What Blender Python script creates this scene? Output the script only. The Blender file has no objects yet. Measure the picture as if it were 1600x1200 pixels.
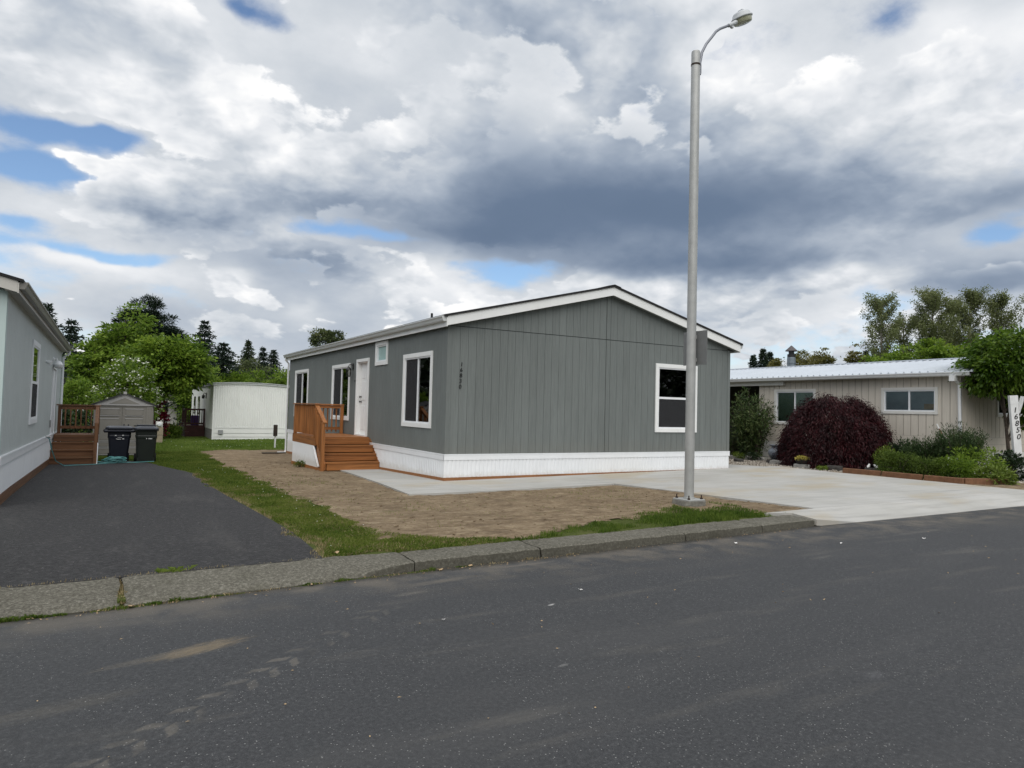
import bpy, bmesh, math, random
import numpy as np
from mathutils import Vector, Matrix, noise as mnoise

R = math.radians
scene = bpy.context.scene
COL = scene.collection
rng = np.random.default_rng(7)
random.seed(7)

# ------------------------------------------------------------------ camera
cam_d = bpy.data.cameras.new('camera')
cam = bpy.data.objects.new('camera', cam_d)
COL.objects.link(cam)
cam_d.sensor_width = 36.0
cam_d.lens = 36.0 * 1088.04 / 1600.0
cam_d.clip_start = 0.05
cam_d.clip_end = 3000.0
YAW, PITCH, ROLL = R(30.2014), R(2.1489), R(1.4393)
fwd = Vector((math.sin(YAW) * math.cos(PITCH), math.cos(YAW) * math.cos(PITCH), math.sin(PITCH)))
rgt = Vector((math.cos(YAW), -math.sin(YAW), 0.0))
upv = rgt.cross(fwd)
r2 = rgt * math.cos(ROLL) + upv * math.sin(ROLL)
u2 = upv * math.cos(ROLL) - rgt * math.sin(ROLL)
M = Matrix((r2, u2, -fwd)).transposed().to_4x4()
M.translation = Vector((-6.413, -13.844, 1.5))
cam.matrix_world = M
scene.camera = cam

# ------------------------------------------------------------------ exposure
scene.view_settings.view_transform = 'Standard'
scene.view_settings.look = 'None'
scene.view_settings.gamma = 1.0
scene.view_settings.exposure = 0.78
scene.view_settings.use_curve_mapping = False

# ------------------------------------------------------------------ sun
SUN_AZ, SUN_EL = R(204.0), R(54.0)          # azimuth clockwise from +Y
sun_d = bpy.data.lights.new('sun', 'SUN')
sun_d.energy = 1.5
sun_d.angle = R(75.0)
sun_d.color = (1.0, 0.955, 0.89)
sun = bpy.data.objects.new('sun', sun_d)
COL.objects.link(sun)
sdir = Vector((math.sin(SUN_AZ) * math.cos(SUN_EL), math.cos(SUN_AZ) * math.cos(SUN_EL), math.sin(SUN_EL)))
sun.rotation_euler = sdir.to_track_quat('Z', 'Y').to_euler()
sun.location = sdir * 60

# ------------------------------------------------------------------ world: Nishita sky with a broken cloud deck
SKY_STRENGTH = 0.08
CLOUD_GAIN = 0.60
world = bpy.data.worlds.new('World')
scene.world = world
world.use_nodes = True
WN = world.node_tree.nodes
WL = world.node_tree.links
WN.clear()


def wv(s, i):
    if isinstance(s, (int, float)):
        i.default_value = s
    elif isinstance(s, tuple):
        i.default_value = s
    else:
        WL.new(s, i)


def wm(op, a, b=None, c=None, clamp=False):
    n = WN.new('ShaderNodeMath'); n.operation = op; n.use_clamp = clamp
    wv(a, n.inputs[0])
    if b is not None: wv(b, n.inputs[1])
    if c is not None: wv(c, n.inputs[2])
    return n.outputs[0]


def wvec(op, a, b=None):
    n = WN.new('ShaderNodeVectorMath'); n.operation = op
    wv(a, n.inputs[0])
    if b is not None: wv(b, n.inputs[1])
    return n.outputs[0]


def wnoise(v, scale, detail=6.0, rough=0.55, dist=0.0):
    n = WN.new('ShaderNodeTexNoise')
    wv(v, n.inputs['Vector'])
    n.inputs['Scale'].default_value = scale
    n.inputs['Detail'].default_value = detail
    n.inputs['Roughness'].default_value = rough
    n.inputs['Distortion'].default_value = dist
    return n


def wsmooth(x, lo, hi):
    n = WN.new('ShaderNodeMapRange'); n.interpolation_type = 'SMOOTHSTEP'
    wv(x, n.inputs[0])
    n.inputs[1].default_value = lo; n.inputs[2].default_value = hi
    return n.outputs[0]


tc = WN.new('ShaderNodeTexCoord')
sxyz = WN.new('ShaderNodeSeparateXYZ')
WL.new(tc.outputs['Generated'], sxyz.inputs[0])
dx, dy, dz = sxyz.outputs
dzp = wm('MAXIMUM', dz, 0.0)
zc = wm('ADD', dzp, 0.55)
cmb = WN.new('ShaderNodeCombineXYZ')
WL.new(wm('DIVIDE', dx, zc), cmb.inputs[0])
WL.new(wm('DIVIDE', dy, zc), cmb.inputs[1])
WL.new(wm('DIVIDE', wm('MULTIPLY', dzp, 1.7), zc), cmb.inputs[2])
P = cmb.outputs[0]
# az / el in degrees, warped by noise so that no cloud keeps a round outline
wn1 = wnoise(P, 1.7, 2.0, 0.55)
wsep = WN.new('ShaderNodeSeparateXYZ')
WL.new(wn1.outputs['Color'], wsep.inputs[0])
wn2 = wnoise(P, 6.0, 3.0, 0.6)
wsep2 = WN.new('ShaderNodeSeparateXYZ')
WL.new(wn2.outputs['Color'], wsep2.inputs[0])
az = wm('MULTIPLY', wm('ARCTAN2', dx, dy), 57.2958)
el = wm('MULTIPLY', wm('ARCSINE', dz), 57.2958)
az = wm('ADD', az, wm('MULTIPLY', wm('SUBTRACT', wsep.outputs[0], 0.5), 9.0))
el = wm('ADD', el, wm('MULTIPLY', wm('SUBTRACT', wsep.outputs[1], 0.5), 4.5))
az = wm('ADD', az, wm('MULTIPLY', wm('SUBTRACT', wsep2.outputs[0], 0.5), 4.0))
el = wm('ADD', el, wm('MULTIPLY', wm('SUBTRACT', wsep2.outputs[1], 0.5), 3.0))
BLOBS=[(-4.8,18.7,4.1,1.1,-0.27,0),(-0.6,18.6,2.6,0.7,-0.22,0),(-5.7,16.3,2.1,0.7,-0.18,0),(-2,16,3,0.6,-0.14,0),
(-5.8,16.4,2.5,1.7,-0.2,0),(0.2,18.3,1.8,0.9,-0.2,0),(-5.7,12.3,1.7,0.6,-0.2,0),(-1,10.7,5.3,0.5,-0.21,0),
(6.1,19.6,2.3,0.6,-0.12,0),(17.4,13.5,6,0.7,-0.3,0),(10.4,28.1,2.7,1.5,-0.26,0),(7.5,28.4,1.7,0.7,-0.2,0),
(15,24.4,1.6,0.8,-0.2,0),(27.9,11,4.7,1.1,-0.26,0),(32.1,11.3,3.1,1,-0.2,0),(57.7,28.2,2.9,1.7,-0.2,0),
(65.2,13.2,1.3,0.6,-0.26,0),(63,10.9,1.3,1.3,-0.1,0),(6.6,17.9,3.7,0.5,-0.1,0),(4.6,23.6,14.6,5.3,0.25,0.1),
(40.2,22.2,20.5,8.8,0.3,0),(21.8,20.5,14.8,5.9,0.15,0),(40.9,16.1,16.6,3.8,0.3,-0.34),(33,18.1,8.6,3.5,0.15,-0.16),
(28.8,13.8,6.7,1.5,0.1,-0.16),(44.5,11.5,12.1,1.3,0.2,-0.3),(47.9,15.8,7.8,2.4,0.1,-0.12),(65.2,15.3,3.8,1.1,0.1,-0.24),
(62.2,10.1,3.1,1.5,0.2,-0.24),(66.2,9.8,2.5,1.5,0.2,-0.26),(21.4,15.2,8.6,2,0.05,-0.12),(10.6,10.2,4.4,1.8,0.1,-0.16),
(17.5,10.5,4.6,2,0.1,-0.12),(6.3,14.2,5.7,1.9,0.1,-0.08),(2.4,6.3,6,1.4,0.1,-0.12),(14.6,6.7,3.5,2,0.1,-0.12),
(53.1,10.3,7.7,2.9,0.1,-0.02),(3.3,23.1,4.8,2.2,0.1,0.16),(-5,24,3.2,2,0.1,0.06),(16.9,26.8,4.7,2.8,0.1,0.1),
(37.5,26.4,1,2.9,0.1,0.16),(38,28.1,1.9,2.8,0.05,0.08),(22.6,9.5,3.6,1.9,0.2,0.3),(26.9,9.1,2.1,1,0.2,0.24),
(7.9,9.2,1.5,0.7,0.2,0.28),(13.1,7.4,1.5,1,0.1,0.22),(5.2,9.4,3.8,0.8,0.1,0.12),(-2.5,9.9,4,0.7,0.15,0.18),
(-0.8,13.2,3.6,0.9,0.1,0.12),(43.5,9.6,9.7,1.3,0.2,0.22),(56.9,22.8,3.5,1.8,0.1,0.1),(62.2,18.7,3.4,1.7,0.1,0.2),
(65.2,24.7,3.2,2,0.1,0.2),(60.6,26.5,2.5,2.1,0.1,0.18),(56.6,10.5,3.7,1.4,0.1,0.12),(-4.3,17.1,1.3,0.6,0.2,0.1),
(14.2,17.5,5.9,1.3,0.1,0.06),(29.7,20,3,3,0.05,-0.05),]
cov_b, tone_b = 0.0, 0.0
for (a, e, w, h, c, t) in BLOBS:
    qx = wm('MULTIPLY_ADD', az, 1.0 / w, -a / w)
    qy = wm('MULTIPLY_ADD', el, 1.0 / h, -e / h)
    q = wm('MULTIPLY_ADD', qx, qx, wm('MULTIPLY', qy, qy))
    g = wm('POWER', 0.45, q)
    if c: cov_b = wm('MULTIPLY_ADD', g, c * (1.22 if c < 0 else .7), cov_b)
    if t: tone_b = wm('MULTIPLY_ADD', g, t * (1.08 if t < 0 else .75), tone_b)

# back layer: broad grey-white deck with blue gaps
nA = wnoise(P, 2.3, 6.0, 0.5)
nA2 = wnoise(P, 7.5, 7.0, 0.6)
dA = wm('MULTIPLY_ADD', nA2.outputs[0], 0.62, wm('ADD', nA.outputs[0], cov_b))
dA = wm('ADD', wm('SUBTRACT', dA, 0.31), wm('MULTIPLY', wsmooth(dz, 0.08, 0.0), 0.5))
coverA = wsmooth(dA, 0.22, 0.50)
toneA = wm('MULTIPLY_ADD', wm('SUBTRACT', nA.outputs[0], 0.5), -0.70, 0.73)
toneA = wm('MULTIPLY_ADD', wm('SUBTRACT', nA2.outputs[0], 0.5), 0.26, toneA)
# front layer: cumulus heads, bright where they face up and to the light, grey underneath
PB = wvec('ADD', P, wvec('MULTIPLY', wn2.outputs['Color'], (0.05, 0.05, 0.05)))
nB = wnoise(PB, 3.6, 8.0, 0.56)
nBl = wnoise(wvec('ADD', PB, (-0.015, -0.015, 0.06)), 3.6, 5.0, 0.56)
dB = wm('ADD', wm('MULTIPLY_ADD', cov_b, 0.55, nB.outputs[0]), wm('MULTIPLY', wm('MAXIMUM', tone_b, 0.0), 0.35))
dB = wm('ADD', dB, wm('MULTIPLY', wsmooth(dz, 0.30, 0.04), 0.035))
pw_ = wvec('ADD', PB, wvec('MULTIPLY', nA2.outputs['Color'], (0.09, 0.09, 0.09)))
puff = WN.new('ShaderNodeTexVoronoi'); puff.feature = 'F1'
WL.new(pw_, puff.inputs['Vector'])
puff.inputs['Scale'].default_value = 11.0
puff.inputs['Detail'].default_value = 1.5
puff.inputs['Roughness'].default_value = 0.55
bulge = wm('SUBTRACT', 0.45, puff.outputs['Distance'])
dB = wm('MULTIPLY_ADD', bulge, 0.16, dB)
coverB = wsmooth(dB, 0.485, 0.535)
slope = wm('MULTIPLY', wm('SUBTRACT', nB.outputs[0], nBl.outputs[0]), 1.9)
toneB = wm('ADD', wm('ADD', slope, 0.80), wm('MULTIPLY', wsmooth(dB, 0.56, 0.85), -0.15))
toneB = wm('MULTIPLY_ADD', bulge, 0.30, wm('MULTIPLY_ADD', wm('SUBTRACT', nA2.outputs[0], 0.5), 0.14, wm('SUBTRACT', toneB, 0.02)))
toneB = wm('MULTIPLY_ADD', wsmooth(dB, 0.60, 0.49), 0.14, wm('ADD', toneB, 0.03))
cover = wm('MAXIMUM', coverA, coverB)
mt = WN.new('ShaderNodeMix'); mt.data_type = 'FLOAT'
WL.new(coverB, mt.inputs[0]); WL.new(toneA, mt.inputs[2]); WL.new(toneB, mt.inputs[3])
calm = wm('MULTIPLY_ADD', wm('MINIMUM', tone_b, 0.0), 1.9, 1.0, clamp=True)
tone = wm('ADD', wm('MULTIPLY_ADD', wm('SUBTRACT', mt.outputs[0], 0.70), calm, 0.70), tone_b)
ramp = WN.new('ShaderNodeValToRGB')
WL.new(tone, ramp.inputs[0])
cr = ramp.color_ramp
cr.elements[0].position = 0.0; cr.elements[0].color = (0.085, 0.135, 0.215, 1)
cr.elements[1].position = 1.0; cr.elements[1].color = (0.98, 0.98, 0.98, 1)
for pos, c in ((0.22, (0.145, 0.20, 0.295, 1)), (0.42, (0.28, 0.34, 0.435, 1)), (0.58, (0.44, 0.495, 0.575, 1)), (0.72, (0.60, 0.64, 0.69, 1)), (0.88, (0.81, 0.83, 0.86, 1))):
    k = cr.elements.new(pos); k.color = c
sky = WN.new('ShaderNodeTexSky')
sky.sky_type = 'NISHITA'
sky.sun_disc = False
sky.sun_elevation = SUN_EL
sky.sun_rotation = SUN_AZ
sky.air_density = 1.0
sky.dust_density = 0.2
sky.ozone_density = 3.5
cl = WN.new('ShaderNodeVectorMath'); cl.operation = 'SCALE'
WL.new(ramp.outputs[0], cl.inputs[0])
cl.inputs['Scale'].default_value = CLOUD_GAIN / SKY_STRENGTH
mix = WN.new('ShaderNodeMix'); mix.data_type = 'RGBA'
WL.new(cover, mix.inputs[0])
WL.new(sky.outputs[0], mix.inputs[6])
WL.new(cl.outputs[0], mix.inputs[7])
bg = WN.new('ShaderNodeBackground')
WL.new(mix.outputs[2], bg.inputs['Color'])
bg.inputs['Strength'].default_value = SKY_STRENGTH
wo = WN.new('ShaderNodeOutputWorld')
WL.new(bg.outputs[0], wo.inputs['Surface'])

world.cycles.sampling_method = 'MANUAL'
world.cycles.sample_map_resolution = 512

# ------------------------------------------------------------------ materials
MATS = {}


class NT:
    def __init__(self, name):
        self.m = bpy.data.materials.new(name); self.m.use_nodes = True
        self.t = self.m.node_tree; self.t.nodes.clear(); self.out = self.new('ShaderNodeOutputMaterial')
        MATS[name] = self.m
        self._pos = None

    def new(self, k): return self.t.nodes.new(k)

    def put(self, s, i):
        if isinstance(s, (int, float)): i.default_value = s
        elif isinstance(s, tuple): i.default_value = s if len(s) != 3 or i.type == 'VECTOR' else s + (1.0,)
        elif s is not None: self.t.links.new(s, i)

    @property
    def pos(self):
        if self._pos is None: self._pos = self.new('ShaderNodeNewGeometry').outputs['Position']
        return self._pos

    def island(self): return self.new('ShaderNodeNewGeometry').outputs['Random Per Island']
    def objrand(self): return self.new('ShaderNodeObjectInfo').outputs['Random']

    def math(self, op, a, b=None, c=None, clamp=False):
        n = self.new('ShaderNodeMath'); n.operation = op; n.use_clamp = clamp
        self.put(a, n.inputs[0]); self.put(b, n.inputs[1]); self.put(c, n.inputs[2]); return n.outputs[0]

    def scale(self, v, s):
        n = self.new('ShaderNodeVectorMath'); n.operation = 'MULTIPLY'; self.put(v, n.inputs[0]); self.put(s, n.inputs[1]); return n.outputs[0]

    def noise(self, scale, detail=4, rough=.55, vec=None, col=False, dist=0):
        n = self.new('ShaderNodeTexNoise'); self.put(vec if vec is not None else self.pos, n.inputs['Vector'])
        n.inputs['Scale'].default_value = scale; n.inputs['Detail'].default_value = detail
        n.inputs['Roughness'].default_value = rough; n.inputs['Distortion'].default_value = dist
        return n.outputs['Color' if col else 'Fac']

    def voro(self, scale, vec=None, out='Distance', feat='F1'):
        n = self.new('ShaderNodeTexVoronoi'); n.feature = feat
        self.put(vec if vec is not None else self.pos, n.inputs['Vector']); n.inputs['Scale'].default_value = scale
        return n.outputs[out]

    def ramp(self, f, stops):
        n = self.new('ShaderNodeValToRGB'); self.put(f, n.inputs[0]); e = n.color_ramp.elements
        for i, (p, c) in enumerate(stops):
            k = e[i] if i < 2 else e.new(p)
            k.position = p; k.color = tuple(c) + (1,) if len(c) == 3 else c
        return n.outputs[0]

    def sm(self, x, lo, hi):
        n = self.new('ShaderNodeMapRange'); n.interpolation_type = 'SMOOTHSTEP'; self.put(x, n.inputs[0])
        n.inputs[1].default_value = lo; n.inputs[2].default_value = hi; return n.outputs[0]

    def mix(self, f, a, b, mode='MIX'):
        n = self.new('ShaderNodeMix'); n.data_type = 'RGBA'; n.blend_type = mode
        self.put(f, n.inputs[0]); self.put(a, n.inputs[6]); self.put(b, n.inputs[7]); return n.outputs[2]

    def bump(self, h, dist=.01, strength=1.0):
        n = self.new('ShaderNodeBump'); self.put(h, n.inputs['Height']); n.inputs['Distance'].default_value = dist
        n.inputs['Strength'].default_value = strength; return n.outputs[0]

    def pbr(self, col, rough=.6, metal=0., spec=.5, normal=None, link=True):
        n = self.new('ShaderNodeBsdfPrincipled'); self.put(col, n.inputs['Base Color']); self.put(rough, n.inputs['Roughness'])
        n.inputs['Metallic'].default_value = metal; self.put(spec, n.inputs['Specular IOR Level'])
        if normal is not None: self.put(normal, n.inputs['Normal'])
        if link: self.t.links.new(n.outputs[0], self.out.inputs['Surface'])
        return n.outputs[0]


def mul(c, k): return tuple(max(0., x * k) for x in c)


def plain(name, col, rough=.6, var=.12, scale=3., metal=0., bump=0., bscale=60., spec=.4, streak=0., grain=0.):
    t = NT(name)
    f = t.noise(scale, 5, .6)
    c = t.ramp(f, [(.3, mul(col, 1 - var)), (.7, mul(col, 1 + var))])
    if streak:
        s = t.noise(1.0, 4, .6, t.scale(t.pos, (9., 9., .5)))
        c = t.mix(t.math('MULTIPLY', t.sm(s, .52, .75), streak), c, mul(col, .55))
    if grain:
        s = t.noise(1.0, 3, .6, t.scale(t.pos, (40., 40., 2.0)))
        c = t.mix(grain, c, t.ramp(s, [(.35, mul(col, .6)), (.65, mul(col, 1.25))]))
    nrm = t.bump(t.noise(bscale, 3), bump) if bump else None
    t.pbr(c, rough, metal, spec, nrm)
    return t.m


def wood(name, col, along, rough=.55, dark=.5):
    """stained timber: grain runs along the given axis"""
    t = NT(name)
    s = {'x': (1.2, 34., 34.), 'y': (34., 1.2, 34.), 'z': (34., 34., 1.2)}[along]
    g = t.noise(1., 5, .65, t.scale(t.pos, s))
    o = t.objrand()
    c = t.ramp(g, [(.3, mul(col, dark)), (.5, col), (.72, mul(col, 1.3))])
    k = t.math('MULTIPLY_ADD', o, .45, .78)
    n = t.new('ShaderNodeVectorMath'); n.operation = 'SCALE'; t.put(c, n.inputs[0]); t.put(k, n.inputs['Scale'])
    kn = t.voro(1., t.scale(t.pos, tuple(x * .12 if x > 3 else x * 1.6 for x in s)))
    c2 = t.mix(t.math('SUBTRACT', .55, t.sm(kn, .0, .12), clamp=True), n.outputs[0], mul(col, .3))
    t.pbr(c2, rough, 0, .35, t.bump(g, .003))
    return t.m


def foliage(name, c1, c2, c3, trans=.3, patch=.5, rough=.5):
    t = NT(name)
    i = t.island()
    p = t.noise(patch, 2)
    f = t.math('ADD', t.math('MULTIPLY', i, .6), t.math('MULTIPLY_ADD', p, 1.2, -.4))
    c = t.ramp(f, [(.12, c1), (.5, c2), (.9, c3)])
    b = t.pbr(c, rough, 0, .25, link=False)
    tr = t.new('ShaderNodeBsdfTranslucent'); t.put(c, tr.inputs[0])
    m = t.new('ShaderNodeMixShader'); m.inputs[0].default_value = trans
    t.put(b, m.inputs[1]); t.put(tr.outputs[0], m.inputs[2]); t.put(m.outputs[0], t.out.inputs['Surface'])
    return t.m


def glass(name, tint=(.93, .95, .95), refl=.10):
    t = NT(name)
    tr = t.new('ShaderNodeBsdfTransparent'); t.put(tint, tr.inputs[0])
    gl = t.new('ShaderNodeBsdfGlossy'); gl.inputs['Roughness'].default_value = .015
    t.put(t.bump(t.noise(1.6, 2), .004, .5), gl.inputs['Normal'])
    lw = t.new('ShaderNodeFresnel'); lw.inputs[0].default_value = 1.5
    m = t.new('ShaderNodeMixShader')
    t.put(t.math('ADD', t.math('MULTIPLY', lw.outputs[0], 1.35), refl * .3, clamp=True), m.inputs[0])
    t.put(tr.outputs[0], m.inputs[1]); t.put(gl.outputs[0], m.inputs[2]); t.put(m.outputs[0], t.out.inputs['Surface'])
    return t.m




def siding(name, col, k=.10, ob=.08):
    t = NT(name)
    f = t.noise(1., 5, .6, t.scale(t.pos, (1.1, 1.1, .45)))
    c = t.ramp(f, [(.3, mul(col, 1 - k)), (.7, mul(col, 1 + k))])
    g = t.noise(1.0, 4, .65, t.scale(t.pos, (46., 46., 2.2)))
    c = t.mix(.30, c, t.ramp(g, [(.35, mul(col, .70)), (.65, mul(col, 1.25))]))
    run = t.noise(1.0, 4, .6, t.scale(t.pos, (7., 7., .35)))
    c = t.mix(t.math('MULTIPLY', t.sm(run, .56, .72), .22), c, mul(col, 1.35))
    sz = t.new('ShaderNodeSeparateXYZ'); t.put(t.pos, sz.inputs[0])
    sp = t.math('ADD', sz.outputs[2], t.math('MULTIPLY_ADD', t.noise(3.5, 4, .65), .5, -.25))
    c = t.mix(t.math('MULTIPLY', t.sm(sp, .95, .45), .16), c, mul((.20, .17, .13), 1.))
    n = t.new('ShaderNodeVectorMath'); n.operation = 'SCALE'; t.put(c, n.inputs[0]); t.put(t.math('MULTIPLY_ADD', t.objrand(), ob, 1 - ob / 2), n.inputs['Scale'])
    t.pbr(n.outputs[0], .75, 0, .2, t.bump(g, .003))
    return t.m


siding('grey_siding', (.162, .179, .174))
plain('grey_siding_core', (.085, .092, .09), .8, .05, spec=.2)
plain('white_trim', (.80, .81, .80), .5, .03, 2., spec=.35, streak=.06)
t = NT('white_vinyl')
f_ = t.noise(3., 4, .6); c_ = t.ramp(f_, [(.3, (.77, .79, .81)), (.7, (.82, .84, .86))])
sz = t.new('ShaderNodeSeparateXYZ'); t.put(t.pos, sz.inputs[0])
sp_ = t.math('ADD', sz.outputs[2], t.math('MULTIPLY_ADD', t.noise(6., 5, .7), .30, -.15))
c_ = t.mix(t.math('MULTIPLY', t.sm(sp_, .13, -.06), .38), c_, (.46, .40, .32))
t.pbr(c_, .45, 0, .4)
plain('white_metal', (.72, .73, .73), .4, .04, 2., spec=.5, streak=.15)
plain('gutter_metal', (.55, .57, .57), .4, .05, 2., spec=.5)
plain('black_shingle', (.018, .018, .019), .9, .3, 30., bump=.004)
plain('interior_wall', (.42, .41, .39), .9, .05)
plain('pale_board', (.55, .42, .24), .7, .15)
plain('black_metal', (.012, .012, .013), .35, .2, 20., spec=.5)
plain('chrome', (.55, .55, .55), .25, .05, metal=1.)
plain('teal_siding', (.50, .54, .53), .7, .05, 1.3, spec=.25, grain=.12, bump=.002)
plain('teal_front', (.50, .60, .58), .7, .04, 1.3, spec=.25)
plain('left_white', (.76, .78, .80), .45, .03, 2., spec=.4)
plain('beige_fascia', (.52, .50, .46), .5, .05, 2.)
plain('bronze_gutter', (.20, .19, .17), .4, .08, 2.)
plain('beige_siding', (.60, .55, .475), .75, .06, 1.1, spec=.2, grain=.15, streak=.10)
plain('beige_core', (.16, .14, .12), .8, .05)
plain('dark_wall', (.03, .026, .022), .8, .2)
plain('cream_trim', (.70, .69, .65), .5, .05, 3., streak=.12)
plain('steel_roof', (.53, .57, .62), .38, .05, 1.2, spec=.6, streak=.06)
plain('shade_green', (.16, .26, .20), .8, .1, 6.)
plain('blind_blue', (.34, .42, .45), .7, .1, 6.)
plain('bath_blind', (.42, .62, .56), .7, .08, 6.)
plain('galvanised', (.40, .405, .395), .5, .10, 6., metal=.25, spec=.4, streak=.3)
plain('sign_back', (.20, .205, .205), .6, .12, 5., metal=.2)
plain('arm_metal', (.22, .23, .26), .45, .1, 5., metal=.4)
plain('lens_glass', (.42, .42, .30), .25, .12, 12., spec=.6)
plain('lamp_top', (.50, .52, .54), .5, .1, 10.)
plain('footing', (.17, .165, .145), .95, .35, 14., bump=.006, bscale=40)
plain('rust_brown', (.035, .022, .016), .8, .4, 30.)
plain('shed_grey', (.215, .205, .185), .65, .05, 2., spec=.3)
plain('shed_gable', (.36, .355, .35), .65, .05, 2., spec=.3)
plain('shed_roof', (.035, .036, .037), .7, .1, 4.)
plain('bin_navy', (.010, .012, .020), .42, .15, 6., spec=.4)
plain('bin_green', (.011, .015, .012), .42, .15, 6., spec=.4)
plain('bin_lid', (.014, .017, .026), .32, .1, 6., spec=.6)
plain('rubber', (.012, .012, .012), .8, .2)
plain('print_white', (.62, .62, .62), .6, .1)
plain('pale_green_blind', (.40, .56, .46), .8, .1, 6.)
plain('tan_box', (.37, .31, .22), .8, .15, 8.)
plain('hose_teal', (.09, .27, .27), .4, .2, 8.)
plain('white_home', (.80, .81, .78), .5, .04, 1.2, spec=.4, streak=.10)
plain('meter_grey', (.28, .29, .29), .5, .1)
plain('dark_red_wood', (.045, .013, .011), .7, .3, 6.)
plain('purple', (.05, .02, .13), .6, .2)
plain('post_brown', (.035, .026, .02), .8, .3)
plain('bark', (.075, .060, .047), .95, .35, 9., bump=.02, bscale=18, streak=.4)
plain('pale_bark', (.20, .185, .16), .9, .3, 9., bump=.01, bscale=20)
plain('car_white', (.62, .63, .64), .25, .03, spec=.6)
plain('car_glass', (.02, .022, .025), .05, .1, spec=.8)
plain('tail_red', (.35, .012, .012), .3, .1)
plain('stone', (.24, .235, .22), .9, .3, 9., bump=.01, bscale=20)
plain('dark_stone', (.055, .052, .048), .9, .35, 9., bump=.01, bscale=20)
plain('urn_glaze', (.16, .18, .215), .42, .25, 8., spec=.5)
plain('urn_dark', (.055, .062, .08), .5, .2, 8.)
plain('pot_black', (.014, .012, .011), .6, .2)
plain('rust_timber', (.17, .085, .045), .85, .3, 7., bump=.004, grain=.3)
plain('white_post', (.74, .745, .74), .7, .07, 5., grain=.16, bump=.002, streak=.18)
plain('digit_black', (.008, .008, .009), .5, .1)
plain('stake_red', (.25, .05, .04), .6, .2)
plain('far_house', (.40, .38, .34), .8, .06)
plain('pale_house', (.66, .65, .62), .7, .05)
plain('far_roof', (.10, .095, .09), .9, .15)
plain('leaf_litter', (.36, .26, .15), .8, .3, 30.)
plain('scrap_white', (.75, .74, .72), .7, .1)
plain('curtain_wood', (.30, .20, .09), .6, .2)
plain('hill_green', (.035, .055, .06), 1., .2, .05)
plain('chimney_steel', (.17, .20, .22), .45, .12, 8., metal=.5, streak=.2)
plain('chimney_cap', (.085, .075, .075), .55, .2, 10.)
for ax in 'xyz':
    wood('deck_' + ax, (.300, .120, .036), ax)
    wood('left_deck_' + ax, (.150, .072, .034), ax, rough=.6)
wood('rim_board', (.26, .115, .045), 'x', rough=.7)
glass('window_glass')
plain('bath_pane_shine', (.36, .52, .50), .25, .08, 5., spec=.6)  # opaque bath pane: teal base colour stands in for reflected and back light
glass('porch_glass', (.8, .8, .75), .2)
t = NT('screen')
b_ = t.pbr((.022, .023, .026), .8, link=False)
tr_ = t.new('ShaderNodeBsdfTransparent'); mx_ = t.new('ShaderNodeMixShader'); mx_.inputs[0].default_value = .72
t.put(tr_.outputs[0], mx_.inputs[1]); t.put(b_, mx_.inputs[2]); t.put(mx_.outputs[0], t.out.inputs['Surface'])

foliage('leaf_maple', (0.0411, 0.086, 0.0112), (0.1457, 0.2392, 0.0261), (0.2802, 0.3831, 0.0524), .5, .55)
foliage('leaf_bright', (0.0637, 0.1214, 0.0152), (0.167, 0.2656, 0.0333), (0.2884, 0.3871, 0.0637), .5, .6)
foliage('leaf_dark', (.010, .022, .010), (.022, .042, .017), (.045, .072, .028), .2, .5)
foliage('needle_dark', (0.0088, 0.0187, 0.0125), (0.02, 0.0375, 0.0238), (0.04, 0.06, 0.0325), .12, .5)
foliage('needle_light', (.022, .036, .016), (.046, .068, .028), (.085, .105, .042), .15, .5)
foliage('leaf_poplar', (0.0945, 0.1188, 0.0459), (0.189, 0.2228, 0.0891), (0.2903, 0.3172, 0.1512), .5, .5)
foliage('leaf_tan', (0.096, 0.0984, 0.0312), (0.204, 0.198, 0.066), (0.324, 0.294, 0.12), .5, .6)
foliage('leaf_olive', (0.0488, 0.0683, 0.026), (0.1008, 0.1333, 0.052), (0.1869, 0.2031, 0.0845), .3, .9)
foliage('leaf_laurel', (0.023, 0.0575, 0.0057), (0.0805, 0.151, 0.0144), (0.1725, 0.2587, 0.0345), .5, 1.5, .38)
foliage('leaf_purple', (.0095, .0022, .0032), (.030, .0062, .0084), (.070, .0125, .0160), .22, 2.5)
foliage('leaf_oleander', (0.0192, 0.0408, 0.012), (0.0552, 0.0912, 0.0264), (0.132, 0.168, 0.0624), .25, 2.2)
foliage('leaf_hedge', (0.0345, 0.0633, 0.0103), (0.0828, 0.1323, 0.0196), (0.1437, 0.2012, 0.0414), .5, 2.5)
foliage('leaf_rosemary', (.018, .040, .012), (.045, .080, .026), (.090, .125, .048), .2, 3.)
foliage('leaf_lime', (.075, .120, .015), (.140, .200, .030), (.210, .270, .060), .35, 3.)
foliage('petal_white', (.50, .54, .40), (.68, .70, .58), (.80, .80, .72), .2, 2.)
foliage('petal_red', (.060, .006, .012), (.150, .010, .025), (.260, .024, .048), .2, 2.)
foliage('petal_yellow', (.28, .24, .05), (.42, .36, .08), (.52, .46, .14), .2, 9.)
foliage('petal_purple', (.07, .02, .13), (.13, .045, .20), (.22, .09, .30), .2, 9.)
foliage('grass_near', (.075, .115, .016), (.150, .205, .032), (.255, .275, .075), .5, 1.4)
foliage('grass_dark', (0.0469, 0.0887, 0.0123), (0.0986, 0.1602, 0.0222), (0.1725, 0.2279, 0.0443), .5, 1.6)
foliage('grass_far', (0.0789, 0.1404, 0.0211), (0.1492, 0.2281, 0.0386), (0.237, 0.3071, 0.0702), .5, .5)
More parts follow.
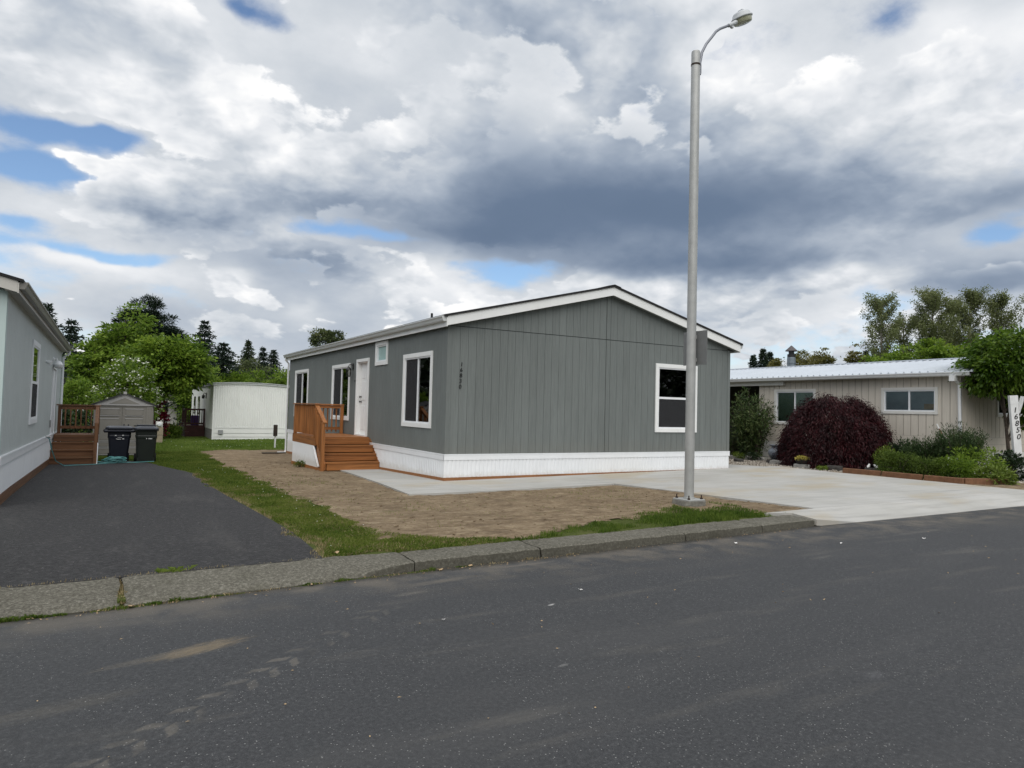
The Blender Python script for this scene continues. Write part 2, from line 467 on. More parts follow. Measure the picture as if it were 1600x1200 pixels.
foliage('straw', (.20, .155, .075), (.32, .255, .13), (.42, .35, .20), .2, 2.)
foliage('far_woods', (.012, .024, .012), (.026, .045, .020), (.050, .075, .030), .1, .1)

BLOTS = [(-5.80, -8.79, 18, .38, .12, .75, (.20, .155, .095)), (-6.15, -8.86, 16, .35, .06, .35, (.15, .13, .10)),
         (-4.05, -8.07, 8, .22, .06, .4, (.17, .155, .13)), (-3.55, -7.75, 8, .5, .09, .45, (.18, .155, .12)), (-2.4, -7.45, 4, .4, .05, .4, (.20, .175, .14)),
         (-3.12, -8.93, 20, .05, .018, .8, (.5, .49, .47)), (-3.84, -10.15, 15, .06, .02, .5, (.22, .22, .21)),
         (-4.32, -9.99, 10, .06, .03, .6, (.025, .025, .027)), (-4.33, -9.72, 10, .045, .025, .6, (.025, .025, .027)),
         (-2.19, -11.18, 20, .11, .06, .35, (.12, .12, .125)), (-6.6, -9.45, 12, .5, .12, .25, (.13, .115, .09)),
         (.9, -8.6, 5, .30, .06, .3, (.16, .15, .13)), (3.9, -8.0, 3, .9, .08, .3, (.15, .14, .12)), (6.5, -7.6, 2, 1.2, .12, .35, (.14, .125, .10))]
TREAD = ((-6.55, -10.36), (-4.35, -8.39))
# road: worn asphalt with pale chips, dusty patches and a tyre-tread print of dried mud
t = NT('road_asphalt')
big = t.noise(.35, 4, .6)
base = t.ramp(big, [(.3, (.030, .0305, .033)), (.7, (.043, .0435, .046))])
fine = t.noise(150., 3, .7)
base = t.mix(.72, base, t.ramp(fine, [(.28, (.010, .0105, .012)), (.48, (.036, .0365, .039)), (.72, (.110, .110, .113))]))
mid = t.noise(38., 6, .8)
base = t.mix(.55, base, t.ramp(mid, [(.36, (.011, .0120, .0130)), (.48, (.031, .0328, .0345)), (.56, (.046, .0480, .0495)), (.67, (.105, .107, .108))]))
lane = t.noise(1., 4, .6, t.scale(t.pos, (.18, 1.1, 1.)))
base = t.mix(t.math('MULTIPLY', t.sm(lane, .5, .7), .35), base, (.068, .067, .066))
chipv = t.voro(95., out='Color')
sepc = t.new('ShaderNodeSeparateColor'); t.put(chipv, sepc.inputs[0])
chip = t.math('MULTIPLY', t.math('GREATER_THAN', sepc.outputs[0], .94), t.math('LESS_THAN', t.voro(95.), .36))
chip = t.math('MULTIPLY', chip, t.math('GREATER_THAN', t.noise(1.6, 4), .45))
base = t.mix(chip, base, t.ramp(sepc.outputs[1], [(0., (.14, .14, .135)), (1., (.24, .24, .232))]))
sx = t.new('ShaderNodeSeparateXYZ'); t.put(t.pos, sx.inputs[0])
X_, Y_ = sx.outputs[0], sx.outputs[1]
streak = t.noise(1., 5, .6, t.scale(t.pos, (.55, 3.2, 1.)))
base = t.mix(t.math('MULTIPLY', t.sm(streak, .55, .75), .22), base, (.17, .155, .13))
dirt_edge = t.math('MULTIPLY', t.sm(Y_, -8.5, -7.2), t.sm(t.noise(2.4, 5, .65), .38, .68))
base = t.mix(t.math('MULTIPLY', dirt_edge, .55), base, (.17, .145, .11))


def blot(t, cx, cy, ang, a, b, rag=.5):
    ca, sa = math.cos(R(ang)), math.sin(R(ang))
    ux = t.math('SUBTRACT', X_, cx); uy = t.math('SUBTRACT', Y_, cy)
    pm = t.math('ADD', t.math('MULTIPLY', ux, ca), t.math('MULTIPLY', uy, sa)); qm = t.math('SUBTRACT', t.math('MULTIPLY', uy, ca), t.math('MULTIPLY', ux, sa))
    p = t.math('DIVIDE', pm, a); q = t.math('DIVIDE', qm, b)
    cv = t.new('ShaderNodeCombineXYZ'); t.put(t.math('MULTIPLY', pm, 9.), cv.inputs[0]); t.put(t.math('MULTIPLY', qm, 42.), cv.inputs[1]); cv.inputs[2].default_value = cx
    d = t.math('ADD', t.math('MULTIPLY', p, p), t.math('MULTIPLY', q, q))
    d = t.math('ADD', d, t.math('MULTIPLY_ADD', t.noise(1., 5, .7, cv.outputs[0]), 2.6, -1.3))
    return t.sm(d, 1.1, -.35)


kd = t.math('SUBTRACT', Y_, t.math('MULTIPLY_ADD', X_, .051, -7.115))
kline = t.sm(t.math('ADD', kd, t.math('MULTIPLY_ADD', t.noise(7., 5, .7), .22, -.11)), -.16, -.02)
base = t.mix(t.math('MULTIPLY', kline, .7), base, (.032, .028, .020))
for cx, cy, an, a, b, k, c in BLOTS:
    base = t.mix(t.math('MULTIPLY', blot(t, cx, cy, an, a, b), k), base, c)
# tread print: two staggered rows of lugs along a straight wheel path
(tx0, ty0), (tx1, ty1) = TREAD
L_ = math.hypot(tx1 - tx0, ty1 - ty0); cx_, sx_ = (tx1 - tx0) / L_, (ty1 - ty0) / L_
ux = t.math('SUBTRACT', X_, tx0); uy = t.math('SUBTRACT', Y_, ty0)
s_ = t.math('ADD', t.math('MULTIPLY', ux, cx_), t.math('MULTIPLY', uy, sx_))
w_ = t.math('SUBTRACT', t.math('MULTIPLY', uy, cx_), t.math('MULTIPLY', ux, sx_))
lug = t.math('SINE', t.math('MULTIPLY', t.math('ADD', s_, t.math('MULTIPLY', t.math('ABSOLUTE', w_), .9)), 2 * math.pi / .20))
band = t.math('MULTIPLY', t.sm(t.math('ABSOLUTE', w_), .13, .10), t.math('MULTIPLY', t.sm(s_, -.1, .3), t.sm(s_, L_ + .4, L_ - .8)))
band = t.math('MULTIPLY', band, t.sm(t.math('ABSOLUTE', t.math('SUBTRACT', t.math('ABSOLUTE', w_), .058)), .050, .038))
tread = t.math('MULTIPLY', t.math('MULTIPLY', t.sm(t.math('MULTIPLY_ADD', t.noise(26., 4, .7), 2.4, t.math('SUBTRACT', lug, 1.2)), .0, .8), band), t.sm(t.noise(2.2, 4, .6), .36, .60))
base = t.mix(t.math('MULTIPLY', tread, .32), base, (.21, .185, .15))
t.pbr(base, t.math('MULTIPLY_ADD', fine, .2, .62), 0, .42, t.bump(fine, .004, .8))

t = NT('drive_asphalt')
fine = t.noise(90., 4, .7)
base = t.ramp(t.noise(.5, 4, .6), [(.3, (.023, .0225, .0235)), (.7, (.036, .035, .036))])
base = t.mix(.7, base, t.ramp(fine, [(.3, (.012, .012, .0125)), (.5, (.033, .032, .033)), (.75, (.085, .083, .082))]))
mid = t.noise(20., 6, .8)
base = t.mix(.75, base, t.ramp(mid, [(.36, (.007, .007, .0075)), (.48, (.022, .0215, .022)), (.56, (.036, .035, .0355)), (.66, (.095, .092, .090))]))
dust = t.noise(1., 5, .65, t.scale(t.pos, (2.2, .5, 1.)))
base = t.mix(t.math('MULTIPLY', t.sm(dust, .5, .8), .35), base, (.095, .09, .085))
sp = t.math('GREATER_THAN', t.noise(30., 2, .5), .745)
base = t.mix(t.math('MULTIPLY', sp, .7), base, (.28, .27, .25))
t.pbr(base, .8, 0, .35, t.bump(fine, .008))

t = NT('new_concrete')
f = t.noise(.6, 5, .6)
base = t.ramp(f, [(.3, (.365, .36, .335)), (.7, (.455, .45, .43))])
br = t.noise(1., 5, .6, t.scale(t.pos, (.5, 7., 1.)))
base = t.mix(t.math('MULTIPLY', t.sm(br, .46, .72), .65), base, (.29, .285, .27))
st = t.noise(.45, 4, .6, t.scale(t.pos, (.7, 1.4, 1.)))
base = t.mix(t.math('MULTIPLY', t.sm(st, .50, .68), .6), base, (.38, .32, .22))
t.pbr(base, .85, 0, .3, t.bump(t.noise(1., 3, .6, t.scale(t.pos, (6., 120., 1.))), .003))

t = NT('old_concrete')
f = t.noise(1.2, 5, .65)
base = t.ramp(f, [(.3, (.090, .084, .065)), (.7, (.175, .165, .135))])
g = t.noise(36., 6, .82)
base = t.mix(.65, base, t.ramp(g, [(.34, (.022, .021, .017)), (.48, (.092, .087, .070)), (.56, (.160, .152, .126)), (.68, (.34, .33, .28))]))
mo = t.noise(2.6, 5, .7)
base = t.mix(t.math('MULTIPLY', t.sm(mo, .55, .75), .45), base, (.07, .068, .048))
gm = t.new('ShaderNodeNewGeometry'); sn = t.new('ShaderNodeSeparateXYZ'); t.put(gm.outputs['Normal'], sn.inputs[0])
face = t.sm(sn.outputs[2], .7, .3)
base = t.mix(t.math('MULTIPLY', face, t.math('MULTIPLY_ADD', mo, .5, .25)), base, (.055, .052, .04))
t.pbr(base, .93, 0, .2, t.bump(g, .006))

t = NT('dirt')
f = t.noise(.8, 5, .6)
base = t.ramp(f, [(.28, (.150, .108, .068)), (.55, (.225, .168, .108)), (.78, (.31, .24, .16))])
g = t.noise(13., 6, .75)
base = t.mix(.45, base, t.ramp(g, [(.32, (.060, .042, .027)), (.44, (.155, .114, .073)), (.55, (.235, .180, .116)), (.68, (.40, .33, .225))]))
pt = t.noise(2.6, 5, .7)
base = t.mix(t.math('MULTIPLY', t.sm(pt, .52, .66), .5), base, (.105, .076, .050))
base = t.mix(t.math('MULTIPLY', t.sm(pt, .46, .34), .45), base, (.36, .29, .195))
ck = t.noise(9., 3, .6)
lin = t.noise(1., 5, .65, t.scale(t.pos, (2.2, 9., 1.)))
base = t.mix(t.math('MULTIPLY', t.sm(lin, .54, .66), .5), base, (.085, .060, .040))
base = t.mix(t.math('MULTIPLY', t.sm(lin, .46, .36), .45), base, (.36, .29, .19))
gr = t.math('MULTIPLY', t.sm(t.noise(1.7, 4, .65), .60, .72), .30)
base = t.mix(gr, base, (.075, .095, .03))
t.pbr(base, .97, 0, .12, t.bump(t.math('ADD', g, ck), .03))

t = NT('soil_grass')
f = t.noise(1.3, 5, .6)
base = t.ramp(f, [(.3, (.045, .062, .014)), (.55, (.085, .110, .024)), (.8, (.140, .132, .052))])
g = t.noise(26., 4, .7)
base = t.mix(.5, base, t.ramp(g, [(.3, (.022, .032, .008)), (.7, (.10, .115, .035))]))
t.pbr(base, .97, 0, .1, t.bump(g, .03))

t = NT('gravel')
i = t.island()
t.pbr(t.ramp(i, [(0., (.12, .10, .085)), (.5, (.28, .25, .21)), (1., (.48, .44, .38))]), .9, 0, .25)


# ------------------------------------------------------------------ mesh helpers
def link(o, parent=None):
    COL.objects.link(o)
    if parent is not None: o.parent = parent
    return o


def tag(o, label=None, cat=None, group=None, kind=None):
    if label: o['label'] = label
    if cat: o['category'] = cat
    if group: o['group'] = group
    if kind: o['kind'] = kind
    return o


WORLD = {}          # base points of the things, to keep child meshes local


def thing(name, loc, label, cat, group=None, rz=0.):
    o = bpy.data.objects.new(name, None)
    o.empty_display_size = .2
    o.location = loc
    o.rotation_euler = (0, 0, rz)
    link(o); tag(o, label, cat, group)
    WORLD[o] = Vector(loc)
    return o


def raw(name, verts, faces, mat, smooth=False):
    """numpy arrays: verts (n,3), faces (m,k) -> mesh"""
    verts = np.asarray(verts, dtype=np.float32); faces = np.asarray(faces, dtype=np.int32)
    m = bpy.data.meshes.new(name)
    k = faces.shape[1]
    m.vertices.add(len(verts)); m.vertices.foreach_set('co', verts.ravel())
    m.loops.add(faces.size); m.loops.foreach_set('vertex_index', faces.ravel())
    m.polygons.add(len(faces)); m.polygons.foreach_set('loop_start', np.arange(0, faces.size, k, dtype=np.int32))
    if smooth: m.polygons.foreach_set('use_smooth', np.ones(len(faces), dtype=bool))
    m.update(calc_edges=True)
    m.materials.append(MATS[mat])
    return m


class MB:
    def __init__(self): self.v = []; self.f = []

    def add(self, vs, fs):
        b = len(self.v); self.v += [tuple(p) for p in vs]; self.f += [tuple(i + b for i in f) for f in fs]
        return self

    def box(self, x0, x1, y0, y1, z0, z1):
        return self.add([(x0, y0, z0), (x1, y0, z0), (x1, y1, z0), (x0, y1, z0), (x0, y0, z1), (x1, y0, z1), (x1, y1, z1), (x0, y1, z1)],
                        [(0, 3, 2, 1), (4, 5, 6, 7), (0, 1, 5, 4), (1, 2, 6, 5), (2, 3, 7, 6), (3, 0, 4, 7)])

    def bar(self, a, b, w, h, up=(0, 0, 1)):
        a, b = Vector(a), Vector(b); d = (b - a).normalized(); s = d.cross(Vector(up))
        if s.length < 1e-5: s = Vector((1, 0, 0))
        s.normalize(); u = s.cross(d)
        P_ = []
        for p in (a, b):
            for i, j in ((-1, -1), (1, -1), (1, 1), (-1, 1)): P_.append(p + s * (i * w / 2) + u * (j * h / 2))
        return self.add(P_, [(0, 1, 2, 3), (7, 6, 5, 4), (0, 4, 5, 1), (1, 5, 6, 2), (2, 6, 7, 3), (3, 7, 4, 0)])

    def tube(self, path, r, n=8, caps=True):
        path = [Vector(p) for p in path]; rs = r if isinstance(r, (list, tuple)) else [r] * len(path)
        rings = []; ref = None
        for i, p in enumerate(path):
            d = (path[min(i + 1, len(path) - 1)] - path[max(i - 1, 0)]).normalized()
            if ref is None: ref = Vector((0, 0, 1)) if abs(d.z) < .9 else Vector((1, 0, 0))
            s = d.cross(ref).normalized(); u = s.cross(d).normalized(); ref = u
            rings.append([p + (s * math.cos(a) + u * math.sin(a)) * rs[i] for a in [2 * math.pi * k / n for k in range(n)]])
        vs = [q for g in rings for q in g]; fs = []
        for i in range(len(path) - 1):
            for k in range(n): fs.append((i * n + k, i * n + (k + 1) % n, (i + 1) * n + (k + 1) % n, (i + 1) * n + k))
        if caps: fs += [tuple(range(n))[::-1], tuple((len(path) - 1) * n + k for k in range(n))]
        return self.add(vs, fs)

    def lathe(self, prof, c=(0, 0, 0), n=16, axis=None):
        """prof: (radius, height) pairs about z, or about the given axis vector"""
        q = Vector((0, 0, 1)).rotation_difference(Vector(axis)) if axis else None
        vs = []
        for r, h in prof:
            for k in range(n):
                p = Vector((r * math.cos(2 * math.pi * k / n), r * math.sin(2 * math.pi * k / n), h))
                if q: p = q @ p
                vs.append(p + Vector(c))
        fs = [(i * n + k, i * n + (k + 1) % n, (i + 1) * n + (k + 1) % n, (i + 1) * n + k) for i in range(len(prof) - 1) for k in range(n)]
        fs += [tuple(range(n))[::-1], tuple((len(prof) - 1) * n + k for k in range(n))]
        return self.add(vs, fs)

    def prism(self, pts, off):
        """pts: closed polygon of 3-D points, extruded by vector off"""
        n = len(pts); off = Vector(off)
        vs = [Vector(p) for p in pts] + [Vector(p) + off for p in pts]
        return self.add(vs, [tuple(range(n))[::-1], tuple(range(n, 2 * n))] + [(i, (i + 1) % n, n + (i + 1) % n, n + i) for i in range(n)])

    def build(self, name, mat, parent=None, smooth=False, bevel=0., kind=None):
        m = bpy.data.meshes.new(name)
        off = WORLD.get(parent, Vector((0, 0, 0)))
        if parent is not None and parent not in WORLD: off = WORLD.get(parent.get('_dummy'), Vector((0, 0, 0)))
        p = parent
        while p is not None and p not in WORLD: p = p.parent
        off = WORLD[p] if p is not None else Vector((0, 0, 0))
        m.from_pydata([(a[0] - off.x, a[1] - off.y, a[2] - off.z) for a in self.v], [], self.f)
        bm = bmesh.new(); bm.from_mesh(m)
        bmesh.ops.recalc_face_normals(bm, faces=bm.faces)
        if bevel:
            bmesh.ops.bevel(bm, geom=[e for e in bm.edges], offset=bevel, segments=1, affect='EDGES', clamp_overlap=True)
        bm.to_mesh(m); bm.free()
        if smooth:
            for q in m.polygons: q.use_smooth = True
            m.set_sharp_from_angle(angle=R(40))
        m.materials.append(MATS[mat])
        o = link(bpy.data.objects.new(name, m), parent)
        if kind: o['kind'] = kind
        return o


def put_mesh(name, mesh, parent=None, loc=(0, 0, 0), kind=None):
    o = link(bpy.data.objects.new(name, mesh), parent)
    o.location = loc
    if kind: o['kind'] = kind
    return o


# ------------------------------------------------------------------ ground
def G(x, y):
    x = np.asarray(x, float); y = np.asarray(y, float)
    z = -0.03 - 0.011 * (np.clip(y, -7, 0) + 7) - 0.023 * np.clip(y, 0, 15) - 0.015 * np.clip(y - 15, 0, 15)
    z = z + 0.012 * np.clip(x, 0, 14) * np.clip((y + 7) / 7, 0, 1)
    return z


def g1(x, y): return float(G(x, y))


KX = np.array([-60., -12., -7.02, -6.24, -3.61, -.52, 2.99, 11.5, 60.])
KY = np.array([-11.2, -7.86, -7.50, -7.46, -7.27, -7.15, -6.99, -6.95, -6.5])
BX = np.array([-60., -12., -7.09, -4.48, -3.63, -.77, 2.58, 3.1, 60.])
BY = np.array([-10.5, -7.2, -6.91, -6.80, -6.80, -6.69, -6.54, -6.50, -6.0])
ROAD_Z = -.15


def kerb_y(x): return np.interp(x, KX, KY)
def kerb_b(x): return np.interp(x, BX, BY)


def pip(px, py, poly):
    inside = np.zeros(px.shape, bool); n = len(poly)
    for i in range(n):
        x0, y0 = poly[i]; x1, y1 = poly[(i + 1) % n]
        if y0 == y1: continue
        c = ((y0 > py) != (y1 > py)) & (px < (x1 - x0) * (py - y0) / (y1 - y0) + x0)
        inside ^= c
    return inside


def vnoise(x, y, s, seed=0):
    """cheap value noise on arrays"""
    r = np.random.default_rng(seed); T = r.random((256, 256))
    u = x * s; v = y * s; i = np.floor(u).astype(int); j = np.floor(v).astype(int)
    fu = u - i; fv = v - j; fu = fu * fu * (3 - 2 * fu); fv = fv * fv * (3 - 2 * fv)
    a = T[i % 256, j % 256]; b = T[(i + 1) % 256, j % 256]; c = T[i % 256, (j + 1) % 256]; d = T[(i + 1) % 256, (j + 1) % 256]
    return (a * (1 - fu) + b * fu) * (1 - fv) + (c * (1 - fu) + d * fu) * fv


def grid(xs, ys, zf, keep=None):
    X, Y = np.meshgrid(xs, ys, indexing='ij'); Z = zf(X, Y)
    nx, ny = len(xs), len(ys)
    v = np.stack([X, Y, Z], -1).reshape(-1, 3)
    i, j = np.meshgrid(np.arange(nx - 1), np.arange(ny - 1), indexing='ij'); i = i.ravel(); j = j.ravel()
    f = np.stack([i * ny + j, (i + 1) * ny + j, (i + 1) * ny + j + 1, i * ny + j + 1], -1)
    if keep is not None:
        cx = (v[f[:, 0], 0] + v[f[:, 2], 0]) / 2; cy = (v[f[:, 0], 1] + v[f[:, 2], 1]) / 2
        f = f[keep(cx, cy)]
        u, inv = np.unique(f, return_inverse=True); v = v[u]; f = inv.reshape(f.shape)
    return v, f


def sheet(poly, zf, step, thick, mat, name, parent=None, kind=None):
    """flat slab over a polygon, cut so that it follows zf, with sides"""
    bm = bmesh.new()
    bm.faces.new([bm.verts.new((x, y, 0)) for x, y in poly])
    xs = [p[0] for p in poly]; ys = [p[1] for p in poly]
    for ax, lo, hi in ((0, min(xs), max(xs)), (1, min(ys), max(ys))):
        k = math.floor(lo / step) * step + step
        while k < hi - 1e-6:
            co = (k, 0, 0) if ax == 0 else (0, k, 0); no = (1, 0, 0) if ax == 0 else (0, 1, 0)
            bmesh.ops.bisect_plane(bm, geom=bm.verts[:] + bm.edges[:] + bm.faces[:], plane_co=co, plane_no=no)
            k += step
    r = bmesh.ops.extrude_face_region(bm, geom=bm.faces[:])
    top = {v for v in r['geom'] if isinstance(v, bmesh.types.BMVert)}
    for v in bm.verts:
        z = zf(v.co.x, v.co.y); v.co.z = z if v in top else z - thick
    bmesh.ops.recalc_face_normals(bm, faces=bm.faces)
    m = bpy.data.meshes.new(name); bm.to_mesh(m); bm.free(); m.materials.append(MATS[mat])
    return put_mesh(name, m, parent, kind=kind)


# the ground: one sheet out to the horizon, dropped under the road
gx = np.concatenate([[-1500, -700, -300, -150, -80, -50], np.arange(-34, 36, 1.0), [36, 42, 50, 80, 150, 300, 700, 1500]])
gy = np.concatenate([[-1500, -700, -300, -120, -60, -40, -30, -24, -20, -17.2, -16.8, -14, -11, -9], np.arange(-8, -7.5, .5), np.arange(-7.5, -6.35, .08), np.arange(-6.3, 0, .5), np.arange(0, 40, .5), [40, 46, 55, 70, 90, 150, 300, 700, 1500]])


def ground_z(x, y):
    z = G(x, y) - .012 + (vnoise(x, y, .7, 3) - .5) * .008
    under = (y < kerb_b(x) - .03) & (y > -17.0)
    return np.where(under, -.36, np.where(y <= -17.0, -.06, z))


v_, f_ = grid(gx, gy, ground_z)
tag(put_mesh('ground', raw('ground', v_, f_, 'soil_grass', True)), kind='structure')

# road
rx = np.concatenate([np.arange(-300, -60, 20.), np.arange(-60, -12, 4.), np.arange(-12, 14, .5), np.arange(14, 60, 4.), np.arange(60, 301, 20.)])
rt = np.linspace(0, 1, 14)
XX, TT = np.meshgrid(rx, rt, indexing='ij')
YY = (kerb_y(XX) + .03) * (1 - TT) + (-16.6) * TT
ZZ = ROAD_Z + .05 * np.sin(TT * math.pi) * 1.0 + (vnoise(XX, YY, .6, 5) - .5) * .012
v_ = np.stack([XX, YY, ZZ], -1).reshape(-1, 3)
n_ = len(rt); i, j = np.meshgrid(np.arange(len(rx) - 1), np.arange(n_ - 1), indexing='ij'); i = i.ravel(); j = j.ravel()
f_ = np.stack([i * n_ + j, i * n_ + j + 1, (i + 1) * n_ + j + 1, (i + 1) * n_ + j], -1)
tag(put_mesh('road', raw('road', v_, f_, 'road_asphalt', True)), kind='structure')

# kerb: cast lengths, dropped at the asphalt driveway on the left, standing on the right
kerb = bpy.data.objects.new('kerb', None); link(kerb); kerb['kind'] = 'structure'


def kerb_profile(x):
    """(distance ratio from the back edge to the road edge, z)"""
    w = min(1., max(0., (x + 4.35) / .75)); w = w * w * (3 - 2 * w)        # 0 dropped, 1 standing
    top = -.038
    drop = [(0, -.030), (.30, -.050), (.62, -.078), (.86, -.10), (.965, -.118), (1., -.138), (1.01, -.20)]
    stand = [(0, top), (.30, top - .003), (.62, top - .006), (.86, top - .008), (.93, top - .022), (.965, -.15), (.97, -.20)]
    return [(a[0] * (1 - w) + b[0] * w, a[1] * (1 - w) + b[1] * w) for a, b in zip(drop, stand)]


def kerb_segment(x0, x1):
    xs = np.linspace(x0, x1, max(3, int((x1 - x0) / .035)))
    V = []
    for k, x in enumerate(xs):
        yb, yk = float(kerb_b(x)), float(kerb_y(x)); end = k in (0, len(xs) - 1)
        for q, (r_, z) in enumerate(kerb_profile(x)):
            nz = (mnoise.noise((x * 6, q * .9, 1.3)) * .006 + mnoise.noise((x * 21, q * 2.1, 4.)) * .0035)
            V.append((x + (random.uniform(-.012, .012) if end else 0), yb + (yk - yb) * r_ + nz * 1.6, z + nz - (.008 if end and q < 5 else 0)))
        V.append((x, yb, -.24))
    n = 8; F = []
    for k in range(len(xs) - 1):
        for q in range(n): F.append((k * n + q, k * n + (q + 1) % n, (k + 1) * n + (q + 1) % n, (k + 1) * n + q))
    F += [tuple(range(n)), tuple((len(xs) - 1) * n + q for q in range(n))[::-1]]
    return MB().add(V, F)


joints = [-30, -20, -12.3, -9.3, -6.24, -3.66, -2.1, .2, 1.75, 2.99]
for a, b in zip(joints[:-1], joints[1:]):
    gap = .016 if abs(b + 6.24) < .01 else .008
    gap0 = .016 if abs(a + 6.24) < .01 else .008
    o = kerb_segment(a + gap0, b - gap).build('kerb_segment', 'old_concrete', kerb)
    for p_ in o.data.polygons: p_.use_smooth = True
    o.data.set_sharp_from_angle(angle=R(35))

MB().box(-6.27, -6.21, -7.43, -6.93, -.2, -.098).build('joint_filler', 'soil_grass', kerb)
# asphalt driveway at the left
tag(sheet([(-40, -8.9 + .0), (-12, -7.24), (-7.09, -6.93), (-4.47, -6.82), (-4.45, -6.5), (-4.40, -5.2), (-4.43, -4.2), (-4.50, -2.5), (-4.58, -.5), (-4.60, .6), (-4.58, 3.), (-4.56, 4.5), (-4.95, 7.), (-5.3, 9.5), (-5.6, 10.4), (-8.6, 10.4), (-8.6, -1.2), (-40, -1.2)],
          lambda x, y: g1(x, y) + .012 - .010 * max(0, min(1, (-6.3 - y) / .5)), .5, .05, 'drive_asphalt', 'asphalt_driveway'), kind='structure')

# new concrete: walkway, driveway and its apron
conc = bpy.data.objects.new('concrete_driveway', None); link(conc); conc['kind'] = 'structure'
cz = lambda x, y: g1(x, y) + .036
sheet([(-1.66, -2.12), (-.02, -2.12), (-.02, -.035), (-.02, 4.15), (-1.08, 4.15), (-1.12, 3.4)], cz, .6, .1, 'new_concrete', 'concrete_slab', conc)
sheet([(-.012, -2.12), (3.05, -1.97), (3.05, -.035), (-.012, -.035)], cz, .6, .1, 'new_concrete', 'concrete_slab', conc)
sheet([(3.058, -1.97), (3.12, -1.95), (3.80, -6.36), (11.34, -6.36), (10.68, -2.0), (10.66, -.035), (3.058, -.035)], cz, .6, .1, 'new_concrete', 'concrete_slab', conc)
sheet([(8.76, -.027), (10.2, -.027), (9.95, 1.7), (9.75, 8.), (8.76, 8.)], cz, .6, .1, 'new_concrete', 'concrete_slab', conc)


def apron_z(x, y):
    f = min(1., max(0., (-6.42 - y) / .55))
    front = -.046 - .098 * min(1., max(0., (x - 3.0) / 1.0))
    return (g1(x, -6.4) + .036) * (1 - f) + front * f


sheet([(2.50, -6.43), (3.80, -6.37), (11.34, -6.37), (11.45, -6.95), (2.995, -6.99), (2.995, -6.56)], apron_z, .25, .09, 'new_concrete', 'driveway_apron', conc)

# bare dirt yard
DIRT = [(-3.5, -6.1), (-3.49, -4.9), (-3.6, -1.4), (-3.62, 3.), (-3.54, 6.65), (-3.3, 12.), (-3.1, 17.), (-2., 17.9), (.6, 17.6), (3., 17.4), (9., 17.), (9., .1), (3.6, -1.7), (3.95, -6.43), (2.75, -6.5), (2.4, -6.0), (1.6, -5.6), (.9, -5.6), (0., -5.85), (-.9, -6.2), (-1.6, -6.55), (-2.07, -6.62), (-2.9, -6.45)]


def dirt_keep(cx, cy):
    wx = (vnoise(cx, cy, 2.2, 11) - .5) * .5; wy = (vnoise(cx, cy, 2.2, 12) - .5) * .5
    r = pip(cx + wx, cy + wy, DIRT) & (cy > kerb_b(cx) + .05)
    # nothing under the house or the walkway's middle
    r &= ~((cx > .4) & (cx < 8.3) & (cy > .4) & (cy < 14.6))
    return r


def soft(x, y, keep, r=.16):
    return sum(keep(x + r * math.cos(a), y + r * math.sin(a)).astype(float) for a in np.arange(8) * math.pi / 4) / 8.


def dirt_z(x, y, keep=None):
    n = (vnoise(x, y, 1.1, 21) - .5) * .02 + (vnoise(x, y, 4.3, 22) - .5) * .020 + (vnoise(x, y, 11., 23) - .5) * .010 + (vnoise(x, y, 23., 24) - .5) * .005
    f = np.clip(soft(x, y, keep) * 1.3 - .15, 0, 1)
    return G(x, y) + (.010 + n) * f - .024 * (1 - f)


v_, f_ = grid(np.arange(-4.2, 9.2, .05), np.arange(-6.9, 18.4, .065), lambda x, y: dirt_z(x, y, dirt_keep), dirt_keep)
tag(put_mesh('dirt_yard', raw('dirt_yard', v_, f_, 'dirt', True)), kind='structure')
# bare strip between the driveway and the neighbour's bed
STRIP = [(9.6, 8.), (9.8, 1.6), (10.0, 1.2), (11.25, -6.35), (11.6, -7.), (18., -7.), (18., -5.2), (14.5, -5.0), (14.2, 8.)]
strip_keep = lambda cx, cy: pip(cx, cy, STRIP) & (cy > kerb_b(cx) + .05)
v_, f_ = grid(np.arange(9.4, 18.2, .07), np.arange(-7., 8.2, .07), lambda x, y: dirt_z(x, y, strip_keep), strip_keep)
tag(put_mesh('dirt_strip', raw('dirt_strip', v_, f_, 'dirt', True)), kind='structure')

# ------------------------------------------------------------------ walls made of boards, with real openings
class Wall:
    """a vertical plane; u runs along it, o is the distance out of it"""
    def __init__(self, axis, pos, sign):
        self.axis, self.pos, self.sign = axis, pos, sign      # axis 'x': plane y = pos, u = x ; axis 'y': plane x = pos, u = y

    def p(self, u, z, o):
        d = self.pos + self.sign * o
        return (u, d, z) if self.axis == 'x' else (d, u, z)

    def box(self, mb, u0, u1, z0, z1, o0, o1):
        a, b = self.p(u0, z0, o0), self.p(u1, z1, o1)
        return mb.box(min(a[0], b[0]), max(a[0], b[0]), min(a[1], b[1]), max(a[1], b[1]), z0, z1)


def cut_spans(z0, z1, u0, u1, holes):
    """z spans of a vertical board between u0..u1 left over by the holes"""
    spans = [(z0, z1)]
    for a, b, c, d in holes:
        if b <= u0 + .02 or a >= u1 - .02: continue
        spans = [s for lo, hi in spans for s in ((lo, min(hi, c)), (max(lo, d), hi)) if s[1] - s[0] > .01]
    return spans


def wall_core(w, u0, u1, z0, z1, holes, th=.10):
    mb = MB()
    us = sorted({u0, u1} | {h[0] for h in holes} | {h[1] for h in holes})
    for a, b in zip(us[:-1], us[1:]):
        for lo, hi in cut_spans(z0, z1, a, b, holes): w.box(mb, a, b, lo, hi, -th, 0)
    return mb


BOARD = {}


